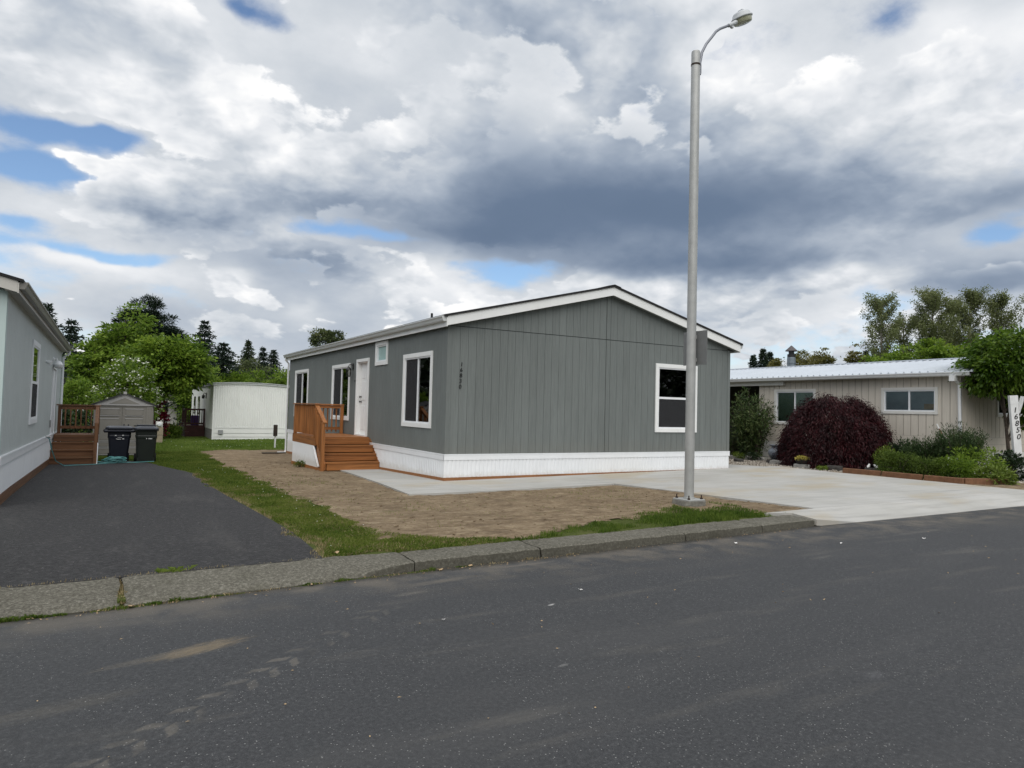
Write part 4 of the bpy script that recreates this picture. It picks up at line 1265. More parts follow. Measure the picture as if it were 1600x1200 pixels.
mb = MB(); mb.lathe([(.03, 0), (.03, .02), (.014, .025), (.014, .08), (.03, .085), (.03, .10)], LW.p(7.2, .535, .03), 8, axis=(1, 0, 0)); mb.build('hose_tap', 'chrome', LH)
corrugated(LW, LY0 - .02, LY1 + .02, lambda u: g1(-7.7, u) + .17, 0, .10, .012, .012, 'skirting', 'left_white', LH, z1f=lambda u: skt(u) - .12)
mb = MB(); mb.prism([LW.p(LY0 - .03, skt(LY0) - .13, .0145), LW.p(LY1, skt(LY1) - .13, .0145), LW.p(LY1, skt(LY1) + .01, .0145), LW.p(LY0 - .03, skt(LY0) + .01, .0145)], (.022, 0, 0))
mb.prism([LW.p(LY0 - .03, skt(LY0) - .02, .0367), LW.p(LY1, skt(LY1) - .02, .0367), LW.p(LY1, skt(LY1), .0367), LW.p(LY0 - .03, skt(LY0), .0367)], (.006, 0, 0)); mb.build('skirting_rail', 'left_white', LH)
mb = MB(); LF.box(mb, -10.5, -7.69, .02, .63, .003, .03); mb.build('front_skirting', 'left_white', LH)
mb = MB(); mb.prism([LW.p(LY0 - .03, g1(-7.7, LY0) - .03, .004), LW.p(LY1, g1(-7.7, LY1) - .03, .004), LW.p(LY1, g1(-7.7, LY1) + .168, .004), LW.p(LY0 - .03, g1(-7.7, LY0) + .168, .004)], (.024, 0, 0)); mb.build('base_board', 'left_deck_y', LH)
ll = lambda x: 3.03 + RS * (-7.57 - x)
mb = MB(); slab(mb, -11.8, -7.50, LY0 - .23, LY1 + .2, ll, .145, .185); mb.build('roof', 'black_shingle', LH)
mb = MB(); slab(mb, -11.8, -7.571, LY0 - .20, LY0 - .17, ll, -.02, .144); mb.build('rake_board', 'beige_fascia', LH)
mb = MB(); mb.box(-7.57, -7.552, LY0 - .2, LY1 + .18, 3.0, 3.15); mb.build('eave_board', 'beige_fascia', LH)
mb = MB(); mb.box(-7.72, -7.5725, LY0 - .17, LY1 + .18, 3.03, 3.045); mb.build('soffit', 'beige_fascia', LH)
gutter('gutter', -7.5515, 1, LY0 - .18, LY1 + .18, 3.06, 'bronze_gutter', LH, .11, .105)
mb = MB(); mb.tube([(-7.50, LY1 + .12, 3.07), (-7.50, LY1 + .12, 2.98), (-7.66, LY1 + .06, 2.85), (-7.66, LY1 + .06, -.3)], .035, 8); mb.build('downspout', 'left_white', LH)

# its porch
LP = thing('porch', (-7.1, 10., g1(-7.1, 10)), 'dark brown timber steps with a railing on the pale green home', 'porch')
dz = .47; y_f = 9.95; gz = g1(-7.1, 9.1); rs = (dz - gz) / 4
for k in range(9):
    y0 = y_f + k * .15
    MB().box(-7.66, -6.56, y0 + .003, y0 + .147, dz - .035, dz).build('deck_board', 'left_deck_x', LP)
MB().box(-7.66, -6.56, y_f - .03, y_f - .001, dz - rs + .01, dz - .002).build('fascia_board', 'left_deck_x', LP)
for k in range(3):
    yf = y_f - .28 * (k + 1); zt = dz - rs * (k + 1)
    MB().box(-7.68 - .02 * k, -6.58, yf - .03, yf + .25, zt - .036, zt).build('tread', 'left_deck_x', LP)
    MB().box(-7.66 - .02 * k, -6.60, yf, yf + .03, zt - rs, zt - .037).build('riser', 'left_deck_x', LP)
MB().prism([(-6.575, 9.0, gz), (-6.575, 11.3, gz - .04), (-6.575, 11.3, dz - .04), (-6.575, 9.98, dz - .04), (-6.575, 9.1, gz + rs)], (.02, 0, 0)).build('side_skirt', 'left_white', LP)
for (x, y, z0, z1) in ((-7.60, 11.2, gz, 1.30), (-6.61, 11.2, gz, 1.30), (-6.61, 10.0, gz, 1.30)):
    MB().box(x - .045, x + .045, y - .045, y + .045, z0, z1).build('post', 'left_deck_z', LP)
MB().box(-6.66, -6.57, 9.02, 9.11, gz, .84).build('newel_post', 'left_deck_z', LP)
MB().box(-7.69, -6.53, 11.13, 11.27, 1.302, 1.338).build('top_rail', 'left_deck_x', LP)
MB().box(-6.68, -6.54, 9.92, 11.128, 1.302, 1.338).build('top_rail', 'left_deck_y', LP)
for z0, z1 in ((1.19, 1.30), (.60, .69)):
    MB().box(-7.554, -6.656, 11.18, 11.22, z0, z1).build('rail', 'left_deck_x', LP)
    MB().box(-6.63, -6.59, 10.046, 11.154, z0, z1).build('rail', 'left_deck_y', LP)
b_ = MB().box(-.018, .018, -.018, .018, 0, .62).build('baluster', 'left_deck_z'); bmL = b_.data; bpy.data.objects.remove(b_)
for k in range(6): put_mesh('baluster', bmL, LP, Vector((-7.45 + k * .135, 11.16, .63)) - WORLD[LP])
for k in range(7): put_mesh('baluster', bmL, LP, Vector((-6.57, 10.12 + k * .15, .63)) - WORLD[LP])
MB().bar((-6.61, 10.0, 1.32), (-6.61, 9.04, .82), .09, .036).build('hand_rail', 'left_deck_y', LP)
for k in range(4):
    y = 9.22 + k * .2
    put_mesh('baluster', bmL, LP, Vector((-6.57, y, .22 + (y - 9.1) * .52)) - WORLD[LP])

# ================================================================== resin shed, bins, hose
SH = thing('garden_shed', (-5.85, 14.9, g1(-5.85, 14.5)), 'grey resin garden shed with double doors and a dark gable roof', 'shed')
gz = WORLD[SH].z - .02; sx0, sx1 = -6.76, -4.92; sxm = (sx0 + sx1) / 2; ez = 1.32; az_ = 1.72
mb = MB()
for a, b in ((sx0, sx0 + .09), (sx1 - .24, sx1 - .03)): mb.box(a, b, 14.0, 14.06, gz, ez)
mb.box(sx0, sx0 + .06, 14.06, 16.2, gz, ez); mb.box(sx1 - .06, sx1, 14.06, 16.2, gz, ez); mb.box(sx0 + .06, sx1 - .06, 16.14, 16.2, gz, ez); mb.box(sx0 + .09, sx1 - .24, 14.0, 14.06, ez - .05, ez)
mb.box(sx1 - .16, sx1 - .10, 13.985, 14.0, gz, ez - .04); mb.build('wall', 'shed_grey', SH)
for a, b in ((sx0 + .095, sxm - .065), (sxm - .055, sx1 - .245)):
    d = MB().box(a, b, 14.01, 14.05, gz + .02, ez - .055).build('door', 'shed_grey', SH)
    for z0, z1 in ((.98, 1.18), (.12, .84), (-.10, .03), (-.36, -.18)):
        q = MB(); q.box(a + .10, b - .10, 13.992, 14.0095, z0, z1); q.build('door_panel', 'shed_grey', d, bevel=.007)
        q = MB(); q.box(a + .085, b - .085, 13.987, 14.009, z1 + .008, z1 + .035); q.box(a + .085, b - .085, 13.987, 14.009, z0 - .03, z0 - .008); q.build('panel_rib', 'shed_gable', d)
mb = MB(); mb.prism([(sx0 - .04, 13.99, ez + .001), (sx1 + .04, 13.99, ez + .001), (sxm, 13.99, az_)], (0, .05, 0)); mb.build('gable', 'shed_gable', SH)
mb = MB(); mb.prism([(sx0 + .45, 13.975, ez + .06), (sx1 - .45, 13.975, ez + .06), (sxm, 13.975, az_ - .13)], (0, .014, 0)); mb.build('gable_panel', 'shed_grey', SH)
for a, b in (((sx0 - .03, 13.985, ez + .03), (sxm, 13.985, az_ - .0)), ((sx1 + .03, 13.985, ez + .03), (sxm, 13.985, az_ - .0)), ((sx0 - .03, 13.985, ez + .025), (sx1 + .03, 13.985, ez + .025))):
    MB().bar(a, b, .03, .05, up=(0, 0, 1)).build('gable_trim', 'shed_gable', SH)
mb = MB()
for s in (-1, 1):
    e = sx0 - .09 if s < 0 else sx1 + .09
    mb.prism([(e, 13.93, ez - .01), (sxm, 13.93, az_ + .012), (sxm, 13.93, az_ + .05), (e, 13.93, ez + .03)], (0, 2.33, 0))
mb.build('roof', 'shed_roof', SH)
MB().box(sxm - .05, sxm + .05, 13.92, 14.0, az_ + .0, az_ + .085).build('ridge_cap', 'shed_gable', SH)
MB().box(sxm - .11, sxm - .085, 13.97, 14.008, .35, .62).build('door_handle', 'shed_roof', SH)


def wheeled_bin(name, x, y, w0, w1, d0, d1, h, body, label, style):
    gz = g1(x, y); t = thing(name, (x, y, gz), label, 'bin', 'wheeled bins by the shed')
    mb = MB(); n = 6; V = []; F = []

    def ring(wx, dy, z, c):
        return [(x + sx * (wx - (c if q else 0)), y + sy * (dy - (0 if q else c)), z) for sx, sy, q in ((-1, -1, 1), (1, -1, 1), (1, -1, 0), (1, 1, 0), (1, 1, 1), (-1, 1, 1), (-1, 1, 0), (-1, -1, 0))]
    lv = [(0, .0), (.02, .0), (.72, 0), (.74, .012), (.80, .012), (.82, .004), (.955, .004), (.957, .035), (1., .035)]
    for f, e in lv: V += ring((w0 + (w1 - w0) * f) / 2 + e, (d0 + (d1 - d0) * f) / 2 + e, gz + .03 + (h - .09) * f, .05)
    for i in range(len(lv) - 1):
        for k in range(8): F.append((i * 8 + k, i * 8 + (k + 1) % 8, (i + 1) * 8 + (k + 1) % 8, (i + 1) * 8 + k))
    F += [tuple(range(8))[::-1], tuple((len(lv) - 1) * 8 + k for k in range(8))]
    mb.add(V, F).build('body', body, t)
    zt = gz + h - .055
    mb = MB(); V = []; e = .065 if style == 'round' else .045
    for f, z in ((e, 0), (e, .035), (e - .03, .06), (-.06, .085)): V += ring(w1 / 2 + f, d1 / 2 + f, zt + z, .08)
    F = [(i * 8 + k, i * 8 + (k + 1) % 8, (i + 1) * 8 + (k + 1) % 8, (i + 1) * 8 + k) for i in range(3) for k in range(8)] + [tuple(range(8))[::-1], tuple(24 + k for k in range(8))]
    mb.add(V, F)
    lid = mb.build('lid', 'bin_lid', t)
    if style == 'round':
        mb = MB(); mb.box(x - w1 / 2 - .11, x + w1 / 2 + .11, y - d1 / 2 - .07, y + d1 / 2 - .02, zt - .10, zt - .012); mb.build('rim', body, t, bevel=.03)
        mb = MB()
        for dx_ in (.10, .22): mb.box(x + dx_, x + dx_ + .03, y + d1 / 2 - .05, y + d1 / 2 + .06, zt + .05, zt + .13)
        mb.build('hinge', body, t)
    else:
        mb = MB(); mb.box(x - w1 / 2 + .03, x + w1 / 2 - .03, y + d1 / 2 - .12, y + d1 / 2 + .02, zt + .086, zt + .13); mb.build('lid_ridge', 'bin_lid', lid, bevel=.012)
        mb = MB(); mb.box(x - w1 / 2 + .0, x + w1 / 2 + .0, y - d1 / 2 - .085, y - d1 / 2 - .046, zt - .01, zt + .03); mb.build('lid_lip', 'bin_lid', lid, bevel=.008)
        mb = MB(); mb.tube([(x - w1 / 2 - .05, y + d1 / 2 + .05, zt + .09), (x + w1 / 2 + .05, y + d1 / 2 + .05, zt + .09)], .018, 8); mb.build('handle', body, t)
        for s in (-1, 1):
            mb = MB(); mb.box(x + s * (w0 / 2 - .03) - .02, x + s * (w0 / 2 - .03) + .02, y - d0 / 2 - .02, y - d0 / 2 + .06, gz + .02, gz + .14); mb.build('foot', body, t)
    for s in (-1, 1):
        mb = MB(); mb.lathe([(.03, -.03), (.12, -.03), (.125, -.015), (.125, .015), (.12, .03), (.03, .03)], (x + s * (w0 / 2 + .025), y + d0 / 2 - .04, gz + .125), 16, axis=(1, 0, 0)); mb.build('wheel', 'rubber', t)
    return t, gz


bn, gz = wheeled_bin('wheeled_bin', -6.02, 10.25, .46, .62, .50, .66, 1.04, 'bin_navy', 'navy wheeled bin with a wide round rim and a white print beside the steps', 'round')
yq = 10.25 - .32
mb = MB()
for a, z in ((-.10, .80), (.09, .80), (.10, .70)): mb.box(-6.02 + a - .022, -6.02 + a + .022, yq - .012, yq - .004, gz + z - .014, gz + z + .014)
mb.tube([(-6.11, yq - .006, gz + .70), (-6.05, yq - .006, gz + .685), (-5.98, yq - .006, gz + .69)], .010, 6); mb.tube([(-6.07, yq - .006, gz + .735), (-6.0, yq - .006, gz + .745), (-5.95, yq - .006, gz + .725)], .006, 6)
mb.build('print', 'print_white', bn)
bn, gz = wheeled_bin('wheeled_bin', -5.32, 9.86, .48, .56, .52, .60, 1.04, 'bin_green', 'black green wheeled bin with a flat lid nearest the lawn', 'flat')
mb = MB(); yq = 9.86 - .287
mb.box(-5.335, -5.31, yq - .012, yq - .004, gz + .70, gz + .73)
for k in range(3): mb.box(-5.27 + k * .034, -5.243 + k * .034, yq - .012, yq - .004, gz + .70, gz + .728)
mb.build('print', 'print_white', bn)

pts = [(-7.66, 7.2, .53), (-7.60, 7.22, .48), (-7.56, 7.3, .25), (-7.47, 7.6, -.1), (-7.3, 8.1, -.27), (-7.0, 8.45, -.285), (-6.7, 8.62, -.29), (-6.45, 8.9, -.295)]
cz_ = (-6.22, 9.35)
for k in range(150):
    a = k * .33; r_ = .16 + .13 * math.sin(k * .13) + .04 * math.sin(k * .71)
    pts.append((cz_[0] + r_ * 1.15 * math.cos(a) + .001 * k, cz_[1] + r_ * .9 * math.sin(a) - .0012 * k, g1(-6.2, 9.3) + .03 + .0011 * k + .02 * math.sin(a * 2.3)))
for k in range(46):
    f = k / 45; pts.append((-6.05 + .95 * f, 9.15 + .30 * f + .05 * math.sin(f * 9), g1(-5.7, 9.4) + .03))
mb = MB(); mb.tube(pts, .013, 6); ho = mb.build('garden_hose', 'hose_teal', smooth=True)
tag(ho, 'teal garden hose running from a tap to a loose coil by the bins', 'hose')

t_ = thing('pedestal_box', (-4.02, 25.8, g1(-4, 25.8)), 'small tan utility box with a white meter face on the back lawn', 'utility box')
gz = WORLD[t_].z
MB().box(-4.19, -3.85, 25.62, 25.98, gz, gz + .40).build('base', 'tan_box', t_, bevel=.01); MB().box(-4.20, -3.84, 25.61, 25.99, gz + .41, gz + .80).build('cabinet', 'tan_box', t_, bevel=.01)
MB().box(-4.17, -3.87, 25.64, 25.96, gz + .81, gz + 1.08).build('meter_box', 'cream_trim', t_, bevel=.01)
mb = MB(); mb.lathe([(.09, 0), (.10, .05), (.085, .09), (.0, .10)], (-4.02, 25.64, gz + .95), 12, axis=(0, -1, 0)); mb.build('meter', 'white_vinyl', t_)

# ================================================================== white home beyond the lawn
WH = thing('mobile_home', (-.95, 30.5, g1(0, 30.5)), 'old white ribbed metal mobile home beyond the back lawn', 'house')
gz = WORLD[WH].z; FW = Wall('x', 30.5, -1); SW = Wall('y', -.95, -1); wx1 = 3.32
arch = lambda u: 2.65 + .09 * (1 - ((u - 1.185) / 2.17) ** 2)
mb = MB(); mb.box(-.94, wx1 - .01, 30.51, 42.2, gz, 2.55); mb.build('body', 'white_home', WH)
corrugated(FW, -.86, wx1, lambda u: .04, 0, .13, .022, .004, 'end_wall', 'white_home', WH, z1f=lambda u: arch(u) - .10, duty=.5)
mb = MB(); FW.box(mb, -.955, -.86, gz, 2.52, .002, .022); mb.build('corner_trim', 'white_home', WH)
for z0, z1 in ((-.02, .045), (-.30, -.03), (-.52, -.31), (gz, -.53)):
    mb = MB(); FW.box(mb, -.86, wx1, z0 + .012, z1 - .012, .004, .026 + .008 * (z1 < 0)); mb.build('skirt_panel', 'white_home', WH)
corrugated(SW, 30.52, 42.2, lambda u: gz + .62, 2.54, .16, .010, .004, 'side_wall', 'white_home', WH, duty=.5)
corrugated(SW, 30.52, 42.2, lambda u: gz, gz + .61, .22, .012, .002, 'side_skirting', 'stone', WH, duty=.5)
us = np.linspace(-1.0, wx1 + .05, 14)
mb = MB(); mb.prism([(u, 30.42, arch(u) - .10) for u in us] + [(u, 30.42, arch(u) - .005) for u in us[::-1]], (0, .10, 0)); mb.build('end_fascia', 'white_metal', WH)
mb = MB(); mb.prism([(u, 30.36, arch(u) - .003) for u in us] + [(u, 30.36, arch(u) + .03) for u in us[::-1]], (0, 12., 0)); mb.build('roof', 'gutter_metal', WH)
mb = MB(); mb.box(-1.03, -.955, 30.4, 42.3, 2.50, 2.59); mb.build('eave_gutter', 'meter_grey', WH)
mb = MB(); FW.box(mb, -.62, -.36, -.36, -.10, .02, .12); mb.build('meter_box', 'meter_grey', WH, bevel=.01)
for u in (37.0, 39.5):
    mb = MB(); SW.box(mb, u, u + 1., .7, 1.9, .012, .04); q = mb.build('window', 'dark_stone', WH); mb = MB(); SW.box(mb, u + .08, u + .92, .78, 1.82, .0405, .045); mb.build('pane', 'window_glass', q)
mb = MB(); SW.box(mb, 34.1, 35.0, .1, 2.0, .012, .05); mb.build('door', 'white_metal', WH)
mb = MB(); SW.box(mb, 33.55, 33.68, 1.75, 2.1, .012, .06); mb.lathe([(.03, .1), (.09, .02), (.07, -.15), (.0, -.17)], SW.p(33.6, 1.9, .2), 8); mb.tube([SW.p(33.6, 2.02, .03), SW.p(33.6, 2.1, .14), SW.p(33.6, 2.0, .2)], .02, 6); mb.build('wall_lamp', 'black_metal', WH)
RP = thing('porch', (-1.6, 34.6, g1(-1.6, 34.6)), 'dark red timber porch on the side of the white mobile home', 'porch')
gz = WORLD[RP].z
MB().box(-2.15, -1.0, 33.6, 35.6, gz, gz + .72).build('deck', 'dark_red_wood', RP)
for x, y in ((-2.1, 33.65), (-1.05, 33.65), (-2.1, 35.5)): MB().box(x - .05, x + .05, y - .05, y + .05, gz + .72, gz + 1.78).build('post', 'dark_red_wood', RP)
for a, b in (((-2.1, 33.65), (-1.05, 33.65)), ((-2.1, 33.65), (-2.1, 35.5))):
    for z in (gz + .85, gz + 1.72): MB().bar((*a, z), (*b, z), .05, .10).build('rail', 'dark_red_wood', RP)
    for k in range(1, 8):
        f = k / 8; MB().box(a[0] + (b[0] - a[0]) * f - .02, a[0] + (b[0] - a[0]) * f + .02, a[1] + (b[1] - a[1]) * f - .02, a[1] + (b[1] - a[1]) * f + .02, gz + .86, gz + 1.70).build('baluster', 'dark_red_wood', RP)
MB().prism([(-2.15, 33.2, gz), (-1.9, 33.2, gz), (-1.9, 33.6, gz), (-2.15, 33.6, gz)], (0, 0, .36)).build('step', 'dark_red_wood', RP)
tag(MB().box(-1.75, -1.30, 34.0, 34.35, gz + .72, gz + 1.35).build('storage_tub', 'purple', bevel=.03), 'purple plastic tub standing on the dark red porch', 'tub')

# ================================================================== beige home at the right
BH = thing('manufactured_home', (14., -3.48, 0), 'beige manufactured home with a ribbed metal roof and two sliding windows', 'house')
BW = Wall('y', 14., -1); BG = Wall('x', -3.48, -1)
q1 = (1.08, 2.74, 1.24, 2.46); q2 = (-2.86, -1.19, 1.68, 2.46); q3 = (15.85, 17.8, 1.66, 2.42)
BY1 = 3.42; BT = 2.84
mb = MB(); mb.box(14.08, 24., -3.40, BY1 - .01, .0, BT); mb.box(16.2, 24., BY1, 13., .0, BT); mb.build('body', 'beige_core', BH)
wall_core(BW, -3.40, BY1, .6, BT, [inner(q1, .08), inner(q2, .08)], .07).build('long_wall', 'beige_core', BH)
siding_boards(BW, BH, -3.40, BY1, 1.055, BT, [inner(q1, .08), inner(q2, .08)], 'beige_siding', step=.22, gap=.016)
for z0, z1 in ((.86, 1.05), (.645, .855)): mb = MB(); BW.box(mb, -3.40, BY1, z0, z1, .002, .022); mb.build('lap_board', 'beige_siding', BH)
siding_boards(BG, BH, 14.02, 20., 1.055, BT + .1, [inner(q3, .08)], 'beige_siding', step=.22, gap=.016)
for z0, z1 in ((.86, 1.05), (.645, .855)): mb = MB(); BG.box(mb, 14.02, 20., z0, z1, .002, .022); mb.build('lap_board', 'beige_siding', BH)
for z0, z1 in ((.46, .64), (.27, .45), (.08, .26), (-.1, .07)):
    mb = MB(); BW.box(mb, -3.42, BY1, z0, z1, .0, .018); mb.build('skirt_board', 'cream_trim', BH)
    mb = MB(); BG.box(mb, 14.0, 20., z0, z1, .0, .018); mb.build('skirt_board', 'cream_trim', BH)
mb = MB(); BW.box(mb, -3.5, -3.40, .64, BT, .001, .024); BG.box(mb, 13.976, 14.06, .64, BT, .001, .024); mb.build('corner_board', 'beige_siding', BH)
window(BW, BH, *q1, trim=.08, tmat='cream_trim', blind=('pale_green_blind', 'shade_green'))
window(BW, BH, *q2, trim=.08, tmat='cream_trim', blind='blind_blue')
window(BG, BH, *q3, trim=.08, tmat='cream_trim', blind='blind_blue')
mb = MB(); BW.box(mb, -2.72, -2.44, 1.82, 1.98, -.036, -.026); mb.build('air_conditioner', 'tan_box', BH)
# dark recess with the beam above it
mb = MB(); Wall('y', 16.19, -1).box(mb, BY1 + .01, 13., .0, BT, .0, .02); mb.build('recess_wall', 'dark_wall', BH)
mb = MB(); mb.box(14.09, 16.18, BY1 - .005, BY1 + .012, .05, BT); mb.build('recess_return', 'beige_siding', BH)
mb = MB(); mb.box(13.86, 13.98, 2.3, 13., 2.60, 2.742); mb.build('porch_beam', 'cream_trim', BH)
for y in (7.5, 12.5): mb = MB(); mb.box(13.88, 13.97, y - .05, y + .05, -.1, 2.60); mb.build('porch_post', 'cream_trim', BH)
zr = lambda x: 2.865 + (x - 13.65) * .1655
mb = MB(); mb.box(13.72, 13.745, -3.85, 13., 2.735, 2.86); mb.box(13.745, 14., -3.85, 13., 2.80, 2.815); mb.build('eave_board', 'cream_trim', BH)
gutter('gutter', 13.7195, -1, -3.85, 13., 2.752, 'white_metal', BH, .11, .10)
mb = MB(); mb.tube([(13.66, -3.45, 2.76), (13.66, -3.45, 2.66), (13.90, -3.47, 2.52), (13.90, -3.50, .15)], .045, 8); mb.build('downspout', 'white_metal', BH)
mb = MB(); mb.box(13.58, 13.74, -3.50, -3.36, 2.60, 2.76); mb.build('gutter_outlet', 'white_metal', BH)
# ribbed roof sheets: one sheet of four ribs is built and repeated
pw = .92
mb = MB(); us = []
for k in range(4):
    a = k * pw / 4; us += [(a, 0), (a + .02, .042), (a + .05, .042), (a + .07, 0)]
us.append((pw - .001, 0))
V = []
for u, h in us: V += [(13.63, u, zr(13.63) + h), (17.48, u, zr(17.48) + h)]
n_ = len(us)
F = [(2 * i, 2 * i + 2, 2 * i + 3, 2 * i + 1) for i in range(n_ - 1)]
for u, h in us: V += [(13.63, u, zr(13.63) - .02), (17.48, u, zr(17.48) - .02)]
F += [(2 * i, 2 * i + 2, 2 * i + 2 + 2 * n_, 2 * i + 2 * n_) for i in range(n_ - 1)]
F += [(2 * i + 2 * n_, 2 * i + 2 * n_ + 1, 2 * i + 2 * n_ + 3, 2 * i + 2 * n_ + 2) for i in range(n_ - 1)]
rp = mb.add(V, F).build('roof_sheet', 'steel_roof'); rm = rp.data; bpy.data.objects.remove(rp)
for k in range(18): put_mesh('roof_sheet', rm, BH, Vector((0, -3.95 + k * pw, 0)) - WORLD[BH])
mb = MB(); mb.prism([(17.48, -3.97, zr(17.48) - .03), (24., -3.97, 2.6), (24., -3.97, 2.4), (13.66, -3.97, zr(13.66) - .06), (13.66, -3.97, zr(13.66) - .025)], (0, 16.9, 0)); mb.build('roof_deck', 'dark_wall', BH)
mb = MB(); mb.box(17.40, 17.62, -3.98, 12.6, zr(17.48) + .03, zr(17.48) + .065); mb.build('ridge_cap', 'steel_roof', BH)
cx, cy = 17.6, 4.88; zb = 3.35
mb = MB(); mb.lathe([(0.162, 0), (0.162, .32), (0.180, .322), (0.180, .35), (0.168, .352), (0.162, .54), (0.156, .58)], (cx, cy, zb), 14); ch = mb.build('chimney', 'chimney_steel', BH)
mb = MB(); mb.lathe([(0.158, .581), (0.158, .70), (0.108, .71), (0.108, .83)], (cx, cy, zb), 14); mb.build('chimney_collar', 'black_metal', ch)
mb = MB(); mb.lathe([(0.234, .83), (0.240, .85), (0.132, .95), (0.018, 1.06), (0.000, 1.065)], (cx, cy, zb), 14); mb.build('chimney_cap', 'chimney_cap', ch)
# little railing in the recess
FR = thing('metal_railing', (14.6, 5.0, g1(14, 5)), 'low dark metal railing behind the tall narrow leaved shrub', 'railing')
gz = WORLD[FR].z
for z in (gz + .15, gz + 1.15): MB().bar((14.5, 3.9, z), (14.5, 6.4, z), .03, .03).build('rail', 'black_metal', FR)
for k in range(12): MB().box(14.49, 14.51, 3.95 + k * .2, 3.97 + k * .2, gz, gz + 1.15).build('bar', 'black_metal', FR)

# ================================================================== vegetation
def unit(v): return v / np.maximum(np.linalg.norm(v, axis=-1, keepdims=True), 1e-9)


def rdir(n, r):
    return unit(r.normal(size=(n, 3)))


def leaf_quads(P, D, L, W, r, fold=.25, up=None):
    """diamond leaves: base at P, pointing along D, length L, width W; returns verts and quads"""
    n = len(P); D = unit(D)
    ref = rdir(n, r) if up is None else unit(np.tile(np.array(up, float), (n, 1)) + .6 * r.normal(size=(n, 3)))
    S = unit(np.cross(D, ref)); N = np.cross(S, D)
    L = np.broadcast_to(L, (n,))[:, None]; W = np.broadcast_to(W, (n,))[:, None]
    mid = P + D * L * .45
    a = P; b = mid + S * W * .5 + N * L * fold * .3; c = P + D * L; d = mid - S * W * .5 + N * L * fold * .3
    V = np.stack([a, b, c, d], 1).reshape(-1, 3)
    F = np.arange(4 * n).reshape(n, 4)
    return V, F


def crown_mesh(name, V, F, mat, parent, kind=None):
    base = WORLD[parent]
    m = raw(name, V - np.array(base), F, mat)
    return put_mesh(name, m, parent, kind=kind)


def clumps(r, blobs, m, shell=.55):
    """cluster centres inside a set of ellipsoids (cx,cy,cz,rx,ry,rz)"""
    B = np.array(blobs, float); vol = np.prod(B[:, 3:], 1) ** .75; k = r.choice(len(B), m, p=vol / vol.sum())
    d = rdir(m, r); rad = (shell ** 3 + (1 - shell ** 3) * r.random(m)) ** (1 / 3.)
    return B[k, :3] + d * B[k, 3:] * rad[:, None], d


def leafy(r, blobs, m, per, spread, L, W, shell=.55, flat=.55, droop=.0, outw=.6):
    C, d0 = clumps(r, blobs, m, shell)
    n = m * per
    k = np.repeat(np.arange(m), per)
    s = spread * (.6 + .8 * r.random(m))[k][:, None]
    off = r.normal(size=(n, 3)) * s * np.array([1, 1, flat]) * .6
    P = C[k] + off
    D = unit(off + 1e-6) * .6 + d0[k] * outw + rdir(n, r) * .6 + np.array([0, 0, -droop])
    ln = L * (.7 + .6 * r.random(n)); wd = W * (.7 + .6 * r.random(n))
    V, F = leaf_quads(P, D, ln, wd, r, up=(0, 0, 1))
    return V, F, C


def limbs(r, base, trunk_top, C, r0, nl, bend=.15):
    """trunk and limbs as one woody skeleton reaching into the crown"""
    mb = MB(); base = Vector(base); top = Vector(trunk_top)
    pts = [base.lerp(top, f) + Vector((math.sin(f * 3.1) * bend * .3, math.cos(f * 2.3) * bend * .3 - bend * .3, 0)) for f in np.linspace(0, 1, 6)]
    mb.tube(pts, [r0 * (1.25 if i == 0 else 1 - .75 * i / 5) for i in range(6)], 8)
    for i in range(nl):
        c = Vector(C[r.integers(len(C))]); f = .35 + .6 * r.random(); s = pts[0].lerp(pts[-1], f); s = pts[min(5, int(f * 5))].lerp(pts[min(5, int(f * 5) + 1)], f * 5 - int(f * 5))
        if (c - s).length < .2: continue
        m1 = s.lerp(c, .5) + Vector((0, 0, .12 * (c - s).length))
        q = r0 * (1 - .7 * f) * .55
        mb.tube([s, s.lerp(m1, .5) + Vector((0, 0, .03)), m1, c], [q, q * .8, q * .55, q * .2], 6)
    return mb


def broadleaf(name, x, y, blobs, m, per, spread, L, W, mat, label, cat='tree', group=None, bark='bark', r0=.12, nl=14, seed=1, trunk_top=None, **kw):
    r = np.random.default_rng(seed); gz = g1(x, y)
    t = thing(name, (x, y, gz), label, cat, group)
    bl = [(x + a, y + b, gz + c, d, e, f) for a, b, c, d, e, f in blobs]
    V, F, C = leafy(r, bl, m, per, spread, L, W, **kw)
    zt = max(b[2] for b in bl)
    limbs(r, (x, y, gz - .1), trunk_top or (x, y, zt), C, r0, nl).build('trunk', bark, t, smooth=True)
    crown_mesh('crown', V, F, mat, t)
    return t


